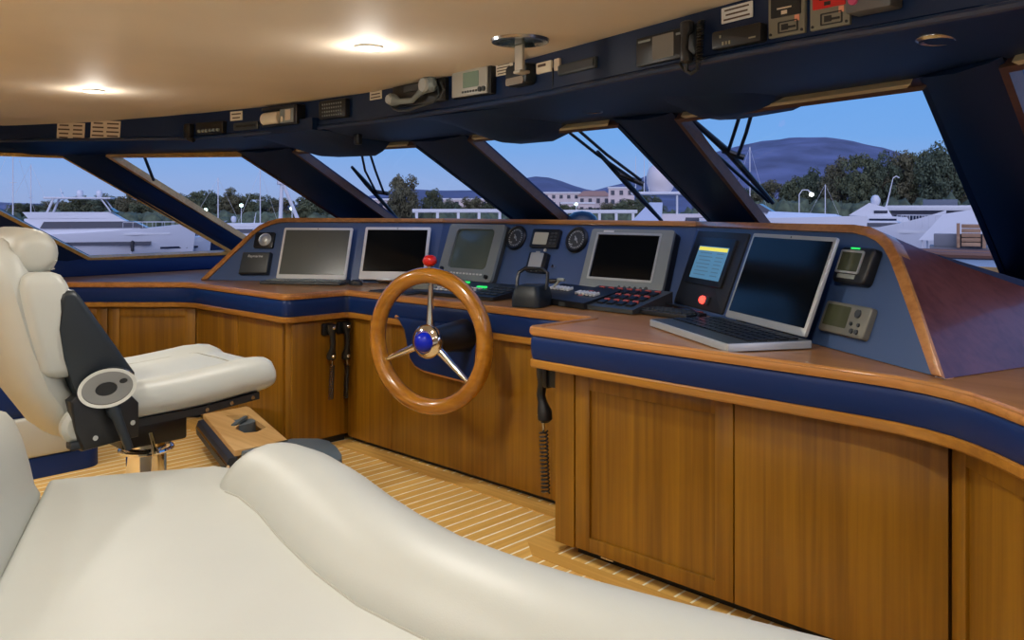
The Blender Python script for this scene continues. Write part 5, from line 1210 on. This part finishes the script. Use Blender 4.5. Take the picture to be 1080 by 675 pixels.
part('hull', hull(4.6, 1.8, 3.52, .03), 'awning', d); b = B(); b.tube([(-2.3, -.9, 3.60), (.2, -.92, 3.62), (1.4, -.65, 3.63), (2.25, -.05, 3.65), (1.4, .65, 3.63), (.2, .92, 3.62), (-2.3, .9, 3.60)], .11, 8); part('gunwale', b, 'gun', d)
b = B(); b.box((-.6, 0, 3.48), (2.6, 1.4, .2), .05); part('cover', b, 'awning', d)
# lamps on the quay
def quay_lamp(label, brg, dist, h_, mat):
    p = sea(brg, dist, SEA + .6); d = root('street_lamp', label, 'street lamp', T(*p))
    b = B(); b.cyl((0, 0, 0), (0, 0, h_), .09, .05, 8); part('post', b, 'mast', d); b = B(); b.ball((0, 0, h_ + .15), (.28, .28, .24)); part('lamp_head', b, mat, d)
quay_lamp('lower one of the two greenish quay lamps near the dark blue yacht', -19.75, 140, 4.2, 'lampg')
quay_lamp('taller one of the two greenish quay lamps near the dark blue yacht', -17.6, 138, 4.9, 'lampg')
quay_lamp('green lamp beside the white tripod mast', -14.45, 112, 4.4, 'lampg')
quay_lamp('white lamp shining beside the smaller dark tree', -7.0 + 1.9, 230, 7.2, 'lampw')
quay_lamp('green lamp on the shore below the hillside houses', 4.3, 150, 5.2, 'lampg')
d = root('street_lamp', 'street lamp with a curved arm at the edge of the wood', 'street lamp', T(*sea(18.6, 120, SEA + .6)))
ang = R(18.6 - 44); rx = Vector((math.cos(ang), -math.sin(ang), 0))
b = B(); b.tube([(0, 0, 0), (0, 0, 6.4), tuple(rx * .4 + Vector((0, 0, 7.0))), tuple(rx * 1.1 + Vector((0, 0, 7.0))), tuple(rx * 1.5 + Vector((0, 0, 6.6)))], .07, 8); part('post', b, 'mast', d)
b = B(); b.ball(tuple(rx * 1.55 + Vector((0, 0, 6.4))), (.3, .3, .26)); part('lamp_head', b, 'lampw', d)
# ------------------------------------------------------------------ lamps, sky, camera
def downlight(x, y, z, label, power, lab2=None):
    r_ = root('downlight', label, 'ceiling light', T(x, y, z))
    b = B(); b.lathe([(.040, -.003), (.046, -.010), (.052, -.008), (.054, .0), (.040, .0)], 28); part('trim_ring', b, 'white', r_)
    b = B(); b.lathe([(.0005, -.004), (.036, -.004), (.038, -.001), (.0005, -.001)], 24); part('lens', b, 'lamp', r_)
    L = bpy.data.lights.new('downlight_lamp', 'SPOT'); L.energy = power; L.color = (1, .955, .875); L.shadow_soft_size = .05
    L.spot_size = R(165); L.spot_blend = .75
    o = bpy.data.objects.new('lamp', L); COL.objects.link(o); o.parent = r_; o.matrix_basis = T(0, 0, -.03)
    L2 = bpy.data.lights.new('downlight_glow', 'POINT'); L2.energy = power * .07; L2.color = (1, .955, .875); L2.shadow_soft_size = .05
    o = bpy.data.objects.new('lamp_glow', L2); COL.objects.link(o); o.parent = r_; o.matrix_basis = T(0, 0, -.09)
    return r_
PW = 46
downlight(-4.488, 1.624, 2.0, 'small round ceiling light shining above the helm chair', PW)
downlight(-2.56, 1.892, 2.0, 'small round ceiling light shining above the steering wheel', PW)
for x, y, t_ in ((-.75, 1.35, 'starboard of the camera'), (-4.2, .1, 'aft of the helm chair'), (-2.4, .15, 'over the sofa'), (-.6, -.35, 'over the aft end of the sofa'), (-4.0, -1.5, 'by the aft wall to port'), (-1.6, -1.6, 'by the aft wall')):
    downlight(x, y, 2.0, 'round ceiling light out of view ' + t_, PW)

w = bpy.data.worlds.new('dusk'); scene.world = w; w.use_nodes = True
nt = w.node_tree
for n_ in list(nt.nodes): nt.nodes.remove(n_)
out = nt.nodes.new('ShaderNodeOutputWorld'); bg = nt.nodes.new('ShaderNodeBackground')
tc = nt.nodes.new('ShaderNodeTexCoord'); sp = nt.nodes.new('ShaderNodeSeparateXYZ'); rp = nt.nodes.new('ShaderNodeValToRGB')
nt.links.new(tc.outputs['Generated'], sp.inputs[0]); nt.links.new(sp.outputs[2], rp.inputs[0]); nt.links.new(rp.outputs[0], bg.inputs[0]); nt.links.new(bg.outputs[0], out.inputs[0])
e = rp.color_ramp.elements
e[0].position = 0; e[0].color = (.36, .44, .68, 1)
e[1].position = 1; e[1].color = (.05, .16, .50, 1)
for p_, c_ in ((.03, (.33, .46, .76)), (.08, (.21, .44, .84)), (.2, (.14, .40, .87)), (.5, (.08, .28, .74))):
    q_ = e.new(p_); q_.color = (*c_, 1)
# the brighter western afterglow lies behind the camera
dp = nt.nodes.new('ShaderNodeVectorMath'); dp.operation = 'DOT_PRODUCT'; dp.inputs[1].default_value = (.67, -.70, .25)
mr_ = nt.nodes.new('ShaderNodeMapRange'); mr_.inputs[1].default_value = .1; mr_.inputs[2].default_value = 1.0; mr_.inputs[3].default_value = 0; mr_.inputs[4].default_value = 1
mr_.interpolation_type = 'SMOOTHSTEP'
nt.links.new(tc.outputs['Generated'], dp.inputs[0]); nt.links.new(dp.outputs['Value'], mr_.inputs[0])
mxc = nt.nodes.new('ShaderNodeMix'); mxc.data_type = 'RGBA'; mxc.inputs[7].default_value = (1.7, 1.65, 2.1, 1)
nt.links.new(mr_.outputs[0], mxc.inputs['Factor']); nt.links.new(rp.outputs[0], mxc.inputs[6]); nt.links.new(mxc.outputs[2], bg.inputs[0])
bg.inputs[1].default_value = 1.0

cam = bpy.data.cameras.new('camera'); co = bpy.data.objects.new('camera', cam); COL.objects.link(co)
co.location = (0, 0, 1.4); co.rotation_euler = (R(90), 0, R(44))
cam.sensor_width = 36; cam.lens = 30; cam.shift_y = -116.5 / 1080; cam.clip_end = 20000; cam.clip_start = .02
scene.camera = co
vs_ = scene.view_settings
vs_.view_transform = 'Standard'; vs_.look = 'None'; vs_.gamma = 1; vs_.exposure = 0; vs_.use_curve_mapping = False
scene.cycles.use_denoising = True
scene.cycles.max_bounces = 8; scene.cycles.transparent_max_bounces = 16
scene.cycles.caustics_reflective = False; scene.cycles.caustics_refractive = False
